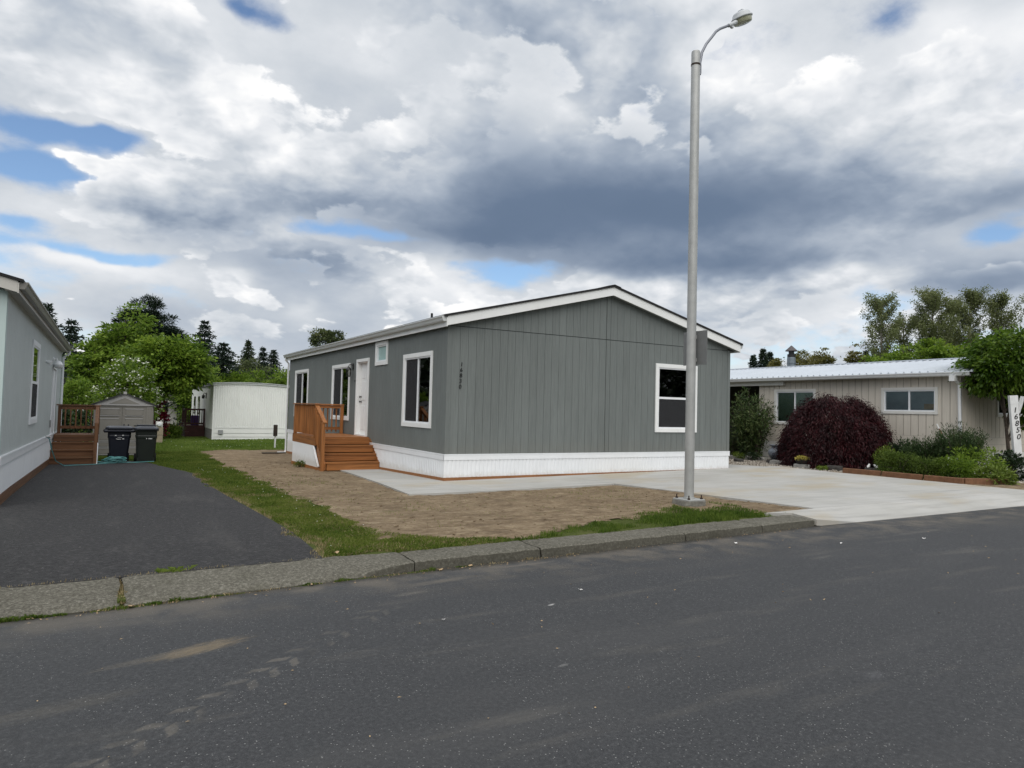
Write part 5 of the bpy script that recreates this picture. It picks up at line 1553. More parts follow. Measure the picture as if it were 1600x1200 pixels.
def conifer(x, y, h, w, label, seed, mat='needle_dark', group='dark conifers beyond the homes', base=.12, dens=1., droop=.35, ragged=.35):
    r = np.random.default_rng(seed); gz = g1(x, y)
    t = thing('conifer', (x, y, gz), label, 'tree', group)
    mb = MB(); mb.tube([(x, y, gz - .1), (x + .03, y, gz + h * .5), (x, y, gz + h)], [h * .018 + .04, h * .011 + .02, .012], 7); mb.build('trunk', 'bark', t)
    nw = int(26 * dens + h * 1.6); PP = []; DD = []
    for k in range(nw):
        f = base + (1 - base) * ((k + r.random()) / nw); z = gz + h * f
        rad = w * .95 * (1 - f) ** .72 * (1 - ragged * .5 + ragged * r.random()) + .06
        nb_ = int(5 + 3 * r.random())
        a0 = r.random() * 6.28
        for j in range(nb_):
            a = a0 + j * 6.283 / nb_ + r.normal() * .2; ln = rad * (1 - ragged + ragged * 1.4 * r.random())
            ns = max(4, int(ln / .10))
            s = (np.arange(ns) + .5) / ns
            px = x + math.cos(a) * ln * s; py = y + math.sin(a) * ln * s; pz = z - droop * ln * s * s + .10 * ln * s ** 3
            for rep in range(3):
                PP.append(np.stack([px, py, pz], 1) + r.normal(size=(ns, 3)) * np.array([.05, .05, .03]) * (1 + ln * .3))
                d = np.stack([np.full(ns, math.cos(a)), np.full(ns, math.sin(a)), np.full(ns, -.25)], 1) + r.normal(size=(ns, 3)) * .55
                DD.append(d)
    PP = np.concatenate(PP); DD = np.concatenate(DD); n = len(PP)
    V, F = leaf_quads(PP, DD, (.20 + .20 * r.random(n)) * (h / 9.) ** .5, .10, r)
    crown_mesh('crown', V, F, mat, t)
    return t


# --- the big trees behind the shed
broadleaf('maple_tree', -4.25, 30.0, [(.8, 0, 4.2, 2.1, 2.1, 1.5), (1.35, 0, 4.7, 1.45, 1.6, 1.2), (0., .2, 4.5, 1.6, 1.6, 1.3), (1.75, 0, 3.9, 1.1, 1.3, .9), (-.4, 0, 3.2, 1.2, 1.3, .8)], 420, 46, .40, .22, .13, 'leaf_maple',
          'broad green maple tree standing behind the shed beside the white mobile home', r0=.16, seed=11, flat=.38, droop=.25)
broadleaf('maple_tree', -5.6, 33.2, [(0, 0, 3.6, 2.6, 2.4, 2.0), (.2, 0, 5.4, 1.55, 1.5, 1.5), (.45, 0, 6.9, .75, .8, 1.05), (-1.3, 0, 4.3, 1.3, 1.4, 1.3), (1.3, .2, 5.0, 1.2, 1.2, 1.0)], 430, 46, .40, .23, .13, 'leaf_bright',
          'tall light green maple tree with a pointed top in front of the dark pine', r0=.16, seed=12, flat=.35, droop=.25)
dg = broadleaf('dogwood_tree', -5.6, 22.1, [(0, 0, 2.3, 1.3, 1.2, 1.0), (.1, 0, 3.2, .95, 1.0, .8), (-.8, 0, 1.7, .9, .9, .8), (.55, 0, 1.9, .7, .8, .8)], 210, 40, .28, .13, .08, 'leaf_maple',
               'flowering dogwood tree with white blossoms right behind the shed', r0=.07, seed=13, flat=.4)
r = np.random.default_rng(14); gz = WORLD[dg].z
C, d0 = clumps(r, [(-5.6, 22.0, gz + 2.3, 1.35, 1.25, 1.05), (-5.5, 22.0, gz + 3.2, 1.0, 1.05, .85), (-6.4, 22, gz + 1.8, .9, .9, .8), (-5.05, 22, gz + 1.9, .75, .85, .8)], 340, .9)
k = np.repeat(np.arange(340), 4); P_ = C[k] + r.normal(size=(1360, 3)) * np.array([.09, .09, .03])
V, F = leaf_quads(P_, rdir(1360, r) * np.array([1, 1, .3]), .10, .08, r, up=(0, 0, 1)); crown_mesh('blossom', V, F, 'petal_white', dg, kind='stuff')
broadleaf('shrub', -7.6, 20.1, [(0, 0, 1.6, .95, .9, 1.1), (.3, 0, 2.3, .6, .6, .5), (-.5, 0, 1.0, .8, .8, .8)], 130, 44, .24, .14, .08, 'leaf_bright', 'light green leafy shrub by the far corner of the pale green home', cat='shrub', r0=.05, seed=15)
broadleaf('shrub', -8.3, 17.2, [(0, 0, .8, 1.3, .8, .8), (.9, 0, .9, .8, .7, .7)], 120, 40, .22, .13, .07, 'leaf_dark', 'dark green shrub seen through the brown porch railing', cat='shrub', r0=.05, seed=16)
pn = broadleaf('pine_tree', -4.2, 48.1, [(.2, 0, 9.2, 1.1, 1.1, 1.2), (1.1, 0, 8.3, 1.5, 1.2, .9), (-.4, 0, 8.2, 1.4, 1.2, 1.0), (1.7, .2, 7.1, 1.6, 1.2, .8), (2.9, 0, 6.2, 1.1, 1., .7), (-.9, 0, 7., 1.2, 1.2, .8), (-2.5, 0, 6.3, .9, .8, .8), (-2.3, 0, 4.9, .8, .8, .8), (.6, 0, 5.6, 2.2, 1.6, 1.2)], 380, 80, .30, .28, .06, 'needle_dark',
               'tall dark pine with a rounded top rising above the green maples', r0=.22, nl=26, seed=17, flat=.5, outw=.5)
conifer(-9.0, 51.1, 8.5, 3.0, 'ragged dark fir just right of the pale green home', 18, ragged=.75, droop=.2, dens=.8)
conifer(-10.3, 46.1, 9.0, 2.6, 'dark fir mostly hidden behind the roof edge of the pale green home', 19, ragged=.7, droop=.2)
conifer(1.2, 55.7, 9.6, 3.4, 'tall dark fir on the right of the maple trees', 20, ragged=.5)
conifer(2.3, 51.6, 7.5, 3.9, 'broad dark fir rising over the white mobile home roof', 21, ragged=.5)
conifer(7.4, 70.0, 9.2, 2.6, 'lighter green slender fir between the dark firs', 22, mat='needle_light', ragged=.4)
conifer(9.9, 74.7, 8.9, 2.6, 'far dark fir, left one of the close pair near the grey house corner', 23, ragged=.4)
conifer(11.5, 76.4, 8.8, 2.8, 'far dark fir, right one of the close pair near the grey house corner', 24, ragged=.4)
for i, (x, y, h, w, mt, lb) in enumerate(((-.2, 45.7, 5.0, 3.2, 'leaf_bright', 'yellow green bush under the dark firs left of the white mobile home roof'),
                                          (3.0, 50.0, 5.0, 3.4, 'leaf_maple', 'mid green bush below the broad dark fir'),
                                          (5.3, 57.3, 6.9, 4.6, 'leaf_olive', 'grey green bushy tree below the slender light fir'),
                                          (5.6, 47.0, 5.3, 3.8, 'leaf_bright', 'light green rounded bush above the white mobile home roof'),
                                          (8.6, 52.0, 6.0, 4., 'leaf_olive', 'olive bush touching the far corner of the grey house'),
                                          (-9.4, 30.0, 2.7, 2.6, 'leaf_maple', 'green bush behind the end of the pale green home'))):
    broadleaf('bush', x, y, [(0, 0, h * .5, w * .5, w * .45, h * .42), (w * .22, 0, h * .72, w * .28, w * .3, h * .27), (-w * .25, 0, h * .6, w * .28, w * .3, h * .3)], 150, 40, .34, .22, .13, mt, lb, cat='bush', group='bushes beyond the white home', r0=.08, seed=30 + i)
broadleaf('round_tree', 7.9, 39.3, [(0, 0, 7.0, .85, .85, .9), (.7, 0, 7.2, .6, .6, .6), (-.6, 0, 7.3, .55, .6, .6), (.2, 0, 5.6, 1.1, 1., 1.0)], 120, 44, .24, .17, .11, 'leaf_olive', 'round crowned olive green tree showing over the grey house roof', r0=.14, seed=40)
# --- right of the grey house
for i, (x, y, h, w, lb) in enumerate(((65.6, 48.1, 9.9, 1.9, 'small dark fir just right of the grey house eave, first of three'), (66.5, 47.3, 10.7, 2.7, 'dark fir in the middle of three beyond the metal roof'), (68.4, 47.8, 10.4, 2.9, 'dark fir nearest the chimney, last of three beyond the metal roof'), (73.4, 37.7, 10.2, 2., 'small dark fir beyond the metal roof beside the tall poplars'))):
    conifer(x, y, h, w, lb, 50 + i, group='firs beyond the metal roof', base=.4)
for i, (x, y, h, w, lb) in enumerate(((53.1, 31.3, 8.9, 3.0, 'tan green tree right behind the chimney'), (51.9, 28.2, 8.8, 2.6, 'pointed tan green tree standing alone right of the chimney'), (56.0, 27.4, 9.1, 2.3, 'thin tan green tree left of the tall poplars'), (52.0, 33.5, 8.0, 1.6, 'low tan green tree left of the chimney'))):
    broadleaf('birch_tree', x, y, [(0, 0, h * .76, w * .45, w * .45, h * .15), (0, 0, h * .87, w * .25, w * .25, h * .12), (.1, 0, h * .6, w * .5, w * .5, h * .2)], 170, 46, .32, .20, .12, 'leaf_tan', lb, group='tan green trees beyond the metal roof', bark='pale_bark', r0=.10, seed=60 + i)


def poplar(x, y, h, w, label, seed, dens=1.0, mat='leaf_poplar'):
    r = np.random.default_rng(seed); gz = g1(x, y)
    t = thing('poplar_tree', (x, y, gz), label, 'tree', 'tall poplars beyond the beige home')
    mb = MB(); mb.tube([(x, y, gz - .1), (x + .1, y, gz + h * .4), (x - .05, y, gz + h * .7), (x, y, gz + h * .97)], [.22, .16, .09, .015], 7)
    PP = []; nb_ = int(46 * dens)
    for k in range(nb_):
        f = .32 + .64 * r.random(); z0 = gz + h * f; a = r.random() * 6.283
        rad = w * .5 * (math.sin(math.pi * min(1, max(0, (f - .25) / .78))) ** .6) * (.55 + .5 * r.random())
        ln = rad / .62
        e = Vector((x + math.cos(a) * rad, y + math.sin(a) * rad, min(gz + h, z0 + ln * .85)))
        s = Vector((x, y, z0)); m1 = s.lerp(e, .5) + Vector((math.cos(a), math.sin(a), 0)) * rad * .1
        mb.tube([s, m1, e], [.035, .022, .008], 5)
        ns = int(9 + ln * 7)
        for q in range(ns):
            g = .25 + .8 * r.random(); p = s.lerp(e, g)
            PP.append(np.array(p)[None] + r.normal(size=(15, 3)) * np.array([.20, .20, .18]))
    mb.build('trunk', 'pale_bark', t)
    P = np.concatenate(PP); n = len(P)
    V, F = leaf_quads(P, rdir(n, r), .13 + .06 * r.random(n), .085, r)
    crown_mesh('crown', V, F, mat, t)


poplar(53.1, 23.1, 13.0, 3.9, 'sparse tall poplar on the left of the row with bare twigs showing', 70, .8)
poplar(57.0, 23.4, 11.9, 2.6, 'shorter poplar tucked against the sparse left one', 71, .7)
poplar(56.8, 20.7, 13.4, 3.9, 'dense full poplar left of the middle of the row', 72, 1.25)
poplar(61.0, 21.3, 13.7, 2.6, 'narrow poplar in the gap between the two dense poplars', 73, .8)
poplar(59.8, 19.1, 13.5, 3.5, 'dense upright poplar right of the middle of the row', 74, 1.15)
poplar(61.7, 17.4, 13.0, 3.7, 'open spreading poplar at the right end of the row', 75, .75)
broadleaf('cherry_tree', 35.6, 9.9, [(0, 0, 5.2, 1.8, 1.6, 1.2), (1.6, -1., 5.0, 1.5, 1.5, 1.2), (-1.6, .9, 4.8, 1.4, 1.4, 1.0), (2.2, -2.2, 4.9, 1.3, 1.3, 1.1), (0.4, -.4, 5.8, 1.0, 1.0, .7)], 260, 40, .32, .20, .12, 'leaf_maple', 'wide flat topped green tree behind the beige home roof', r0=.14, seed=76, flat=.35, droop=.3)
# --- laurel tree in front of the beige home
lt = broadleaf('laurel_tree', 14.66, -4.42, [(.32, .0, 3.08, 1.32, 1.3, .82), (.3, .05, 3.5, 1.0, 1.0, .5), (-.38, .25, 2.72, .7, .8, .5), (.85, -.3, 2.8, .9, .9, .8), (.9, -.2, 2.0, .5, .6, .6)], 520, 36, .17, .135, .058, 'leaf_laurel',
               'laurel tree with a dense round crown beside the white number post', r0=.065, nl=18, seed=80, trunk_top=(14.45, -4.15, 2.7), flat=.7, droop=.75, outw=.6, shell=.70)
# --- weeping purple maple
dm = thing('weeping_maple', (12.72, -.52, g1(12.72, -.52)), 'dome shaped weeping maple with dark purple foliage in the gravel bed', 'tree')
r = np.random.default_rng(81); gz = WORLD[dm].z; PP = []; DD = []
nc = 1500
ca = r.random(nc) * 6.283; cp = np.arccos(1 - r.random(nc) * .98)
cp[:60] *= .25           # polar angle from the top
for a, p in zip(ca, cp):
    ns = 14; q = p + np.linspace(0, .34 + .1 * r.random(), ns); q = np.minimum(q, 1.62)
    rr_ = 1. + .035 * math.sin(a * 5 + 3 * math.sin(p * 4)) + .025 * math.sin(a * 11 + p * 7) + .028 * r.normal() - .10 * (r.random() < .3)
    lift = .045 * np.sin(np.linspace(.4, math.pi, ns))
    R_ = rr_ + lift
    px = 12.72 + 1.44 * R_ * np.sin(q) ** .85 * math.cos(a); py = -.52 + 1.44 * R_ * np.sin(q) ** .85 * math.sin(a); pz = gz + .06 + 1.97 * R_ * np.cos(q) * .985
    pz = np.maximum(pz, gz + .05); px = np.minimum(px, 13.88)
    for rep in range(4):
        PP.append(np.stack([px, py, pz], 1) + r.normal(size=(ns, 3)) * np.array([.06, .06, .025]))
        d = np.stack([np.full(ns, math.cos(a)) * .7, np.full(ns, math.sin(a)) * .7, -.35 - .8 * np.sin(q)], 1) + r.normal(size=(ns, 3)) * .5
        DD.append(d)
P = np.concatenate(PP); D = np.concatenate(DD); n = len(P)
V, F = leaf_quads(P, D, .07 + .06 * r.random(n), .012 + .012 * r.random(n), r, up=(0, 0, 1))
crown_mesh('crown', V, F, 'leaf_purple', dm)
mb = MB(); mb.tube([(12.72, -.52, gz - .05), (12.77, -.47, gz + .5), (12.62, -.57, gz + .95), (12.72, -.52, gz + 1.4)], [.09, .08, .06, .03], 8)
for k in range(9):
    a = k * .7; mb.tube([(12.72, -.52, gz + 1.0 + .04 * k), (12.72 + .6 * math.cos(a), -.52 + .6 * math.sin(a), gz + 1.6), (12.72 + 1.1 * math.cos(a), -.52 + 1.1 * math.sin(a), gz + 1.05)], [.04, .03, .01], 6)
mb.build('trunk', 'bark', dm)


# --- shrubs of the bed
def stems_shrub(name, x, y, h, w, ns, per, L, W, mat, label, seed, lean=.35, cat='shrub', group=None, wood_='bark', tip=.3, spread=.05, updir=.6):
    r = np.random.default_rng(seed); gz = g1(x, y); t = thing(name, (x, y, gz), label, cat, group)
    mb = MB(); PP = []; DD = []
    for k in range(ns):
        a = r.random() * 6.283; q = math.sqrt(r.random()); hh = h * (.55 + .45 * r.random()) * (1 - .25 * q)
        b = Vector((x + .12 * w * math.cos(a) * q, y + .12 * w * math.sin(a) * q, gz - .03))
        e = Vector((x + .5 * w * q * math.cos(a), y + .5 * w * q * math.sin(a), gz + hh))
        m1 = b.lerp(e, .5) + Vector((0, 0, hh * .12))
        if k < 40: mb.tube([b, m1, e], [.012 + .006 * h, .01 + .003 * h, .003], 5)
        f = tip * .3 + (1 - tip * .3) * r.random(per)
        pts = np.array([np.array(b.lerp(m1, g * 2) if g < .5 else m1.lerp(e, g * 2 - 1)) for g in f])
        d = np.array((e - m1).normalized())
        PP.append(pts + r.normal(size=(per, 3)) * spread); DD.append(np.tile(d * updir, (per, 1)) + rdir(per, r) * .75)
    P = np.concatenate(PP); D = np.concatenate(DD); n = len(P)
    V, F = leaf_quads(P, D, L * (.7 + .6 * r.random(n)), W, r)
    mb.build('stem', wood_, t, kind='stuff'); crown_mesh('foliage', V, F, mat, t, kind='stuff')
    return t


stems_shrub('oleander_shrub', 13.05, 2.95, 2.75, 1.5, 95, 60, .15, .032, 'leaf_oleander', 'tall narrow leaved green shrub in front of the dark recess', 90, spread=.09)
stems_shrub('lavender_shrub', 13.2, 4.0, 1.15, .9, 90, 45, .08, .014, 'leaf_rosemary', 'grey green low shrub beside the right corner of the grey house', 91)
stems_shrub('rosemary_shrub', 13.15, -2.95, 1.12, 1.15, 150, 75, .075, .017, 'leaf_rosemary', 'spiky rosemary shrub below the right sliding window', 92, updir=1.0)
stems_shrub('rosemary_shrub', 13.2, -3.80, 1.58, 1.30, 200, 85, .075, .017, 'leaf_rosemary', 'taller spiky rosemary shrub by the white downspout', 93, updir=1.0)


def mound(name, x, y, h, w, n, L, W, mat, label, seed, cat='shrub', group=None, d=None, blobs=3):
    r = np.random.default_rng(seed); gz = g1(x, y); t = thing(name, (x, y, gz), label, cat, group); d = d or w
    bl = [(x, y, gz + h * .42, w * .46, d * .46, h * .52)] + [(x + w * .26 * math.cos(k * 2.3 + seed), y + d * .26 * math.sin(k * 2.3 + seed), gz + h * (.45 + .15 * r.random()), w * .27, d * .27, h * .40) for k in range(blobs)]
    V, F, C = leafy(r, bl, max(20, n // 26), 26, .10 * max(.4, w), L, W, shell=.62, outw=.5)
    V[:, 2] = np.maximum(V[:, 2], gz + .01)
    mb = MB()
    for k in range(7): mb.tube([(x, y, gz - .03), tuple(C[k] * .5 + np.array([x, y, gz + h * .3]) * .5), tuple(C[k])], [.012, .009, .004], 5)
    mb.build('stem', 'bark', t, kind='stuff'); crown_mesh('foliage', V, F, mat, t, kind='stuff')
    return t


GB = 'low shrubs along the rusty timber edging'
mound('hedge_shrub', 11.95, -2.95, .62, 1.05, 4200, .06, .022, 'leaf_hedge', 'low clipped green shrub, leftmost of the hedge behind the rusty timber', 94, group=GB)
mound('hedge_shrub', 12.0, -3.75, .58, 1.05, 4200, .06, .022, 'leaf_hedge', 'low clipped green shrub in the middle of the hedge behind the rusty timber', 95, group=GB)
mound('hedge_shrub', 12.25, -4.25, .62, .85, 3200, .06, .022, 'leaf_maple', 'darker low shrub at the right end of the clipped hedge', 96, group=GB)
mound('leafy_shrub', 13.0, -4.30, .92, 1.15, 3400, .08, .035, 'leaf_bright', 'bushy yellow green shrub between the hedge and the white post', 97)
mound('fern', 12.5, -5.05, .42, .75, 1300, .11, .035, 'leaf_lime', 'low pale green ferny plant left of the white post', 98, cat='plant')
mound('dark_shrub', 13.75, -4.75, .80, .85, 1700, .08, .04, 'leaf_dark', 'dark leafed shrub just behind the white post', 99)
stems_shrub('young_shrub', 12.35, -2.35, .78, .55, 46, 44, .10, .032, 'leaf_lime', 'bright upright young shrub right of the purple maple', 100, updir=.8)
stems_shrub('blue_shrub', 13.2, -2.25, 1.02, .8, 60, 50, .09, .035, 'leaf_dark', 'dark blue green shrub behind the bright young shrub', 101)
mound('ground_plant', 12.7, 3.1, .28, .62, 700, .07, .03, 'leaf_lime', 'small bright green plant at the foot of the tall narrow leaved shrub', 102, cat='plant')
mound('ground_plant', 12.45, 2.35, .30, .5, 500, .07, .025, 'leaf_dark', 'small dark plant between the tall shrub and the blue urn', 103, cat='plant')
mound('ground_plant', 11.05, -1.28, .12, .28, 160, .05, .025, 'leaf_lime', 'tiny pale plant beside the dark paving block', 104, cat='plant', blobs=1)
mound('heather', 11.65, -.25, .40, .5, 900, .05, .014, 'petal_purple', 'small purple heather against the purple maple', 105, cat='plant')
mound('weed_tuft', -1.62, 6.05, .16, .42, 420, .07, .012, 'grass_dark', 'grassy weed tuft at the foot of the white porch skirt', 106, cat='plant')
mound('rhododendron', -3.9, 31.3, 2.3, 1.3, 0 or 2400, .16, .09, 'petal_red', 'dark red flowering rhododendron between the shed and the white sliver of a house', 107, cat='shrub')
mound('shrub', -3.0, 32.2, .9, 1.2, 1300, .12, .06, 'leaf_maple', 'low green shrub at the foot of the red rhododendron', 108, cat='shrub')

# ------------------------------------------------------------------ far woods and hill close the horizon
r = np.random.default_rng(120)
az_l = np.concatenate([np.linspace(-12, 72, 150), np.linspace(72, 348, 330)])
V_ = []; 
for a in az_l:
    inv = -9 <= a <= 70
    for q in range(2):
        dist = (118 if inv else 84) + r.random() * 14
        hh = (3.6 + 1.8 * r.random()) if inv else (9. + 5. * r.random())  # the unseen part is raised so that window panes reflect dark
        x = -6.4 + dist * math.sin(R(a + r.normal() * .4)); y = -13.8 + dist * math.cos(R(a)); gz = g1(x, y) if y > -7 else -.1
        w = 2.6 + 2. * r.random(); nl_ = 150
        d = rdir(nl_, r); P = np.array([x, y, gz + hh * .5]) + d * np.array([w, w, hh * .52]) * (.6 + .4 * r.random((nl_, 1)))
        v, f = leaf_quads(P, d + rdir(nl_, r), .8 + .5 * r.random(nl_), .7, r); V_.append(v)
V = np.concatenate(V_); F = np.arange(len(V)).reshape(-1, 4)
tag(put_mesh('far_woods', raw('far_woods', V, F, 'far_woods')), kind='stuff')
hx = np.linspace(-160, 420, 60); hy = np.linspace(430, 640, 16)
hv, hf = grid(hx, hy, lambda x, y: -3 + (22 * np.exp(-((x - 175) / 60.) ** 2) + 15 * np.exp(-((x - 330) / 80.) ** 2) + 8 + 5 * (vnoise(x, y, .06, 9) - .5) + 2.5 * (vnoise(x, y, .2, 8) - .5)) * np.exp(-((y - 540) / 60.) ** 2))
tag(put_mesh('hill', raw('hill', hv, hf, 'hill_green', True)), kind='structure')

# ================================================================== small things of the bed
TB = 'rusty timbers edging the bed'
for k, (a, b, lb) in enumerate((((10.98, -1.98), (11.18, -2.92), 'rusty brown edging timber beside the gravel, leftmost piece'),
                                ((11.16, -2.98), (11.30, -3.92), 'rusty brown edging timber in front of the left hedge shrub'),
                                ((11.31, -3.97), (11.45, -4.82), 'rusty brown edging timber in front of the middle hedge shrub'),
                                ((11.50, -4.80), (12.60, -5.25), 'rusty brown edging timber turning towards the white post'))):
    gz = g1((a[0] + b[0]) / 2, (a[1] + b[1]) / 2)
    mb = MB().bar((*a, gz + .065), (*b, gz + .06), .10, .17)
    tag(mb.build('edging_timber', 'rust_timber', bevel=.008), lb, 'timber', TB)


def block(name, x, y, sx, sy, h, rz, mat, label, cat, group=None, z=0.):
    gz = g1(x, y) + z; c, s = math.cos(R(rz)), math.sin(R(rz)); r = random
    mb = MB(); V = []
    for zz, k in ((-.03, 1.), (h * .6, 1.), (h, .93)):
        for i, j in ((-1, -1), (1, -1), (1, 1), (-1, 1)):
            u = i * sx / 2 * k * r.uniform(.95, 1.03); v = j * sy / 2 * k * r.uniform(.95, 1.03)
            V.append((x + u * c - v * s, y + u * s + v * c, gz + zz + (r.uniform(-.008, .008) if zz > 0 else 0)))
    F = [(3, 2, 1, 0), (8, 9, 10, 11)] + [(4 * q + i, 4 * q + (i + 1) % 4, 4 * q + 4 + (i + 1) % 4, 4 * q + 4 + i) for q in (0, 1) for i in range(4)]
    return tag(mb.add(V, F).build(name, mat, bevel=.01), label, cat, group)


block('edging_block', 12.75, 2.55, .85, .22, .14, 100, 'stone', 'long pale edging block left of the blue urn', 'block')
block('edging_block', 12.9, 3.5, .8, .22, .13, 98, 'stone', 'pale edging block nearest the grey house corner', 'block')
block('paving_block', 11.55, 2.15, .42, .22, .11, 60, 'dark_stone', 'dark mossy block lying in front of the pale edging block', 'block')
block('paving_block', 11.42, -1.42, .40, .24, .15, 110, 'dark_stone', 'dark square paving block lying before the purple maple', 'block')
block('plinth_block', 12.05, 1.10, .50, .45, .13, 20, 'dark_stone', 'dark stone block carrying the blue urn', 'block')
block('paving_block', 11.65, .45, .85, .30, .14, 108, 'stone', 'flat grey stone between the urn and the yellow flower pot', 'block')
block('plinth_block', 11.12, -.60, .46, .34, .13, 112, 'stone', 'pale rounded stone under the yellow flower pot', 'block')
block('step_stone', 12.9, -1.25, .5, .32, .16, 110, 'dark_stone', 'dark flat stone at the right foot of the purple maple', 'block')
block('white_rock', 12.75, -3.95, .45, .30, .55, 20, 'print_white', 'white rock between the hedge and the rosemary', 'rock')

U = thing('garden_urn', (12.05, 1.10, g1(12.05, 1.10) + .13), 'blue grey glazed urn with two round bosses on a stone block', 'urn')
mb = MB(); mb.lathe([(.10, 0), (.14, .02), (.215, .12), (.235, .20), (.215, .29), (.14, .37), (.125, .40), (.17, .435), (.205, .455), (.20, .47), (.14, .465), (.12, .42)], WORLD[U], 20); mb.build('body', 'urn_glaze', U, smooth=True)
for a, z in ((-1.95, .26), (-2.75, .16)):
    d = Vector((math.cos(a), math.sin(a), .05)); mb = MB(); mb.lathe([(.055, 0), (.055, .03), (.035, .035), (.03, .05), (.0, .055)], Vector(WORLD[U]) + Vector((math.cos(a) * .205, math.sin(a) * .205, z)), 10, axis=d); mb.build('boss', 'urn_dark', U)
FP = thing('flower_pot', (11.12, -.60, g1(11.12, -.6) + .13), 'black bowl of yellow flowers on a pale stone', 'flower pot')
mb = MB(); mb.lathe([(.14, 0), (.17, .03), (.215, .13), (.22, .145), (.19, .14)], WORLD[FP], 16); mb.build('bowl', 'pot_black', FP)
r = np.random.default_rng(200); d = rdir(700, r); d[:, 2] = np.abs(d[:, 2]); P = np.array(WORLD[FP]) + np.array([0, 0, .13]) + d * np.array([.21, .21, .10]) * (.6 + .4 * r.random((700, 1)))
V, F = leaf_quads(P, d + rdir(700, r), .045, .03, r); crown_mesh('blossom', V, F, 'petal_yellow', FP, kind='stuff')
WP = thing('number_post', (13.86, -4.90, 0), 'leaning white timber post with the number 16850 in black', 'post')
lean = Matrix.Rotation(R(-36), 4, 'Z') @ Matrix.Rotation(R(-4.4), 4, 'Y')


def lp(x, y, z): v = lean @ Vector((x, y, z)); return (13.98 + v.x, -4.90 + v.y, -.03 + v.z)


def post_box(x0, x1, y0, y1, z0, z1):
    return MB().add([lp(x, y, z) for z in (z0, z1) for x, y in ((x0, y0), (x1, y0), (x1, y1), (x0, y1))], [(0, 3, 2, 1), (4, 5, 6, 7), (0, 1, 5, 4), (1, 2, 6, 5), (2, 3, 7, 6), (3, 0, 4, 7)])


ps = MB(); secs = [0, .5, 1.1, 1.7, 2.24]
V = [lp(x * (1 + random.uniform(-.03, .03)), y, z) for z in secs for x, y in ((-.095, -.05), (.095, -.05), (.095, .05), (-.095, .05))]
F = [(3, 2, 1, 0), (16, 17, 18, 19)] + [(4 * q + i, 4 * q + (i + 1) % 4, 4 * q + 4 + (i + 1) % 4, 4 * q + 4 + i) for q in range(4) for i in range(4)]
ps.add(V, F).build('post', 'white_post', WP, bevel=.006)
post_box(-.10, .10, -.056, -.0505, 2.02, 2.235).build('cap_plate', 'white_post', WP)
for a, b in (((.10, .02, 1.78), (.26, .02, 2.2)),):
    MB().bar(lp(*a), lp(*b), .04, .09, up=(0, 1, 0)).build('brace', 'white_post', WP)
for k, ch in enumerate('16850'):
    m = text_mesh(ch, .19, 'digit_black', .22, .003, .0015); o = put_mesh('digit', m, WP)
    o.matrix_local = Matrix.Translation(Vector(lp(-.005 + .008 * k, -.0535, 1.80 - .172 * k)) - WORLD[WP]) @ lean @ Matrix.Rotation(R(90), 4, 'X')
SK = thing('marker_stake', (13.35, -3.3, .03), 'red and white marker stake leaning above the rosemary', 'stake')
for k in range(6):
    a = Vector((13.42, -3.52, .62)); b = Vector((13.30, -3.19, 1.42)); p0, p1 = a.lerp(b, k / 6), a.lerp(b, (k + 1) / 6)
    MB().tube([p0, p1], .017, 6).build('band', 'white_post' if k in (5, ) else 'stake_red' if k % 2 == 0 else 'rust_brown', SK)
MB().tube([(13.56, -3.90, .0), (13.42, -3.52, .62)], .015, 6).build('stem', 'rust_brown', SK)
for k, (x, y, a, lb) in enumerate(((12.0, -2.05, .3, 'small white garden bird ornament, left one of the pair by the timber'), (12.12, -2.2, 1.3, 'small white garden bird ornament, right one of the pair by the timber'))):
    B = thing('bird_ornament', (x, y, g1(x, y) + .14), lb, 'ornament', 'white bird ornaments', rz=a)
    q = MB(); q.tube([(x - .10, y, WORLD[B].z + .0), (x - .04, y, WORLD[B].z + .02), (x + .02, y, WORLD[B].z + .035), (x + .06, y, WORLD[B].z + .03)], [.006, .035, .04, .012], 8); q.build('body', 'white_post', B)
    q = MB(); q.tube([(x + .04, y, WORLD[B].z + .045), (x + .07, y, WORLD[B].z + .075), (x + .11, y, WORLD[B].z + .065)], [.02, .028, .004], 8); q.build('head', 'white_post', B)
    block('bird_stone', x, y, .2, .2, .13, 30, 'dark_stone', 'dark stone under the %s white bird ornament' % ('left' if k == 0 else 'right'), 'block', 'stones under the bird ornaments')

# gravel of the bed
r = np.random.default_rng(210)
BED = [(10.25, 1.2), (10.75, -1.7), (10.95, -1.95), (12.2, -2.0), (13.6, -1.0), (13.7, 3.2), (10.6, 3.4), (9.9, 3.0)]
n = 9000; x = r.uniform(9.9, 13.7, n); y = r.uniform(-2.1, 3.4, n)
x2 = np.concatenate([x, r.uniform(13.2, 15.5, 2500)]); y2 = np.concatenate([y, r.uniform(-5.6, -5.0, 2500)])
kp = pip(x2, y2, BED) | (x2 > 13.2) & (y2 < -5.0); x, y = x2[kp], y2[kp]; n = len(x)
s = .012 + .028 * r.random(n) ** 2
oc = np.array([[1, 0, 0], [0, 1, 0], [-1, 0, 0], [0, -1, 0], [0, 0, .7], [0, 0, -.7]]); of = np.array([[0, 1, 4], [1, 2, 4], [2, 3, 4], [3, 0, 4], [1, 0, 5], [2, 1, 5], [3, 2, 5], [0, 3, 5]])
V = (np.stack([x, y, G(x, y) + .012 + s * .3], 1)[:, None] + oc[None] * s[:, None, None] * r.uniform(.6, 1.3, (n, 6, 1)) + 0).reshape(-1, 3)
F = (of[None] + 6 * np.arange(n)[:, None, None]).reshape(-1, 3)
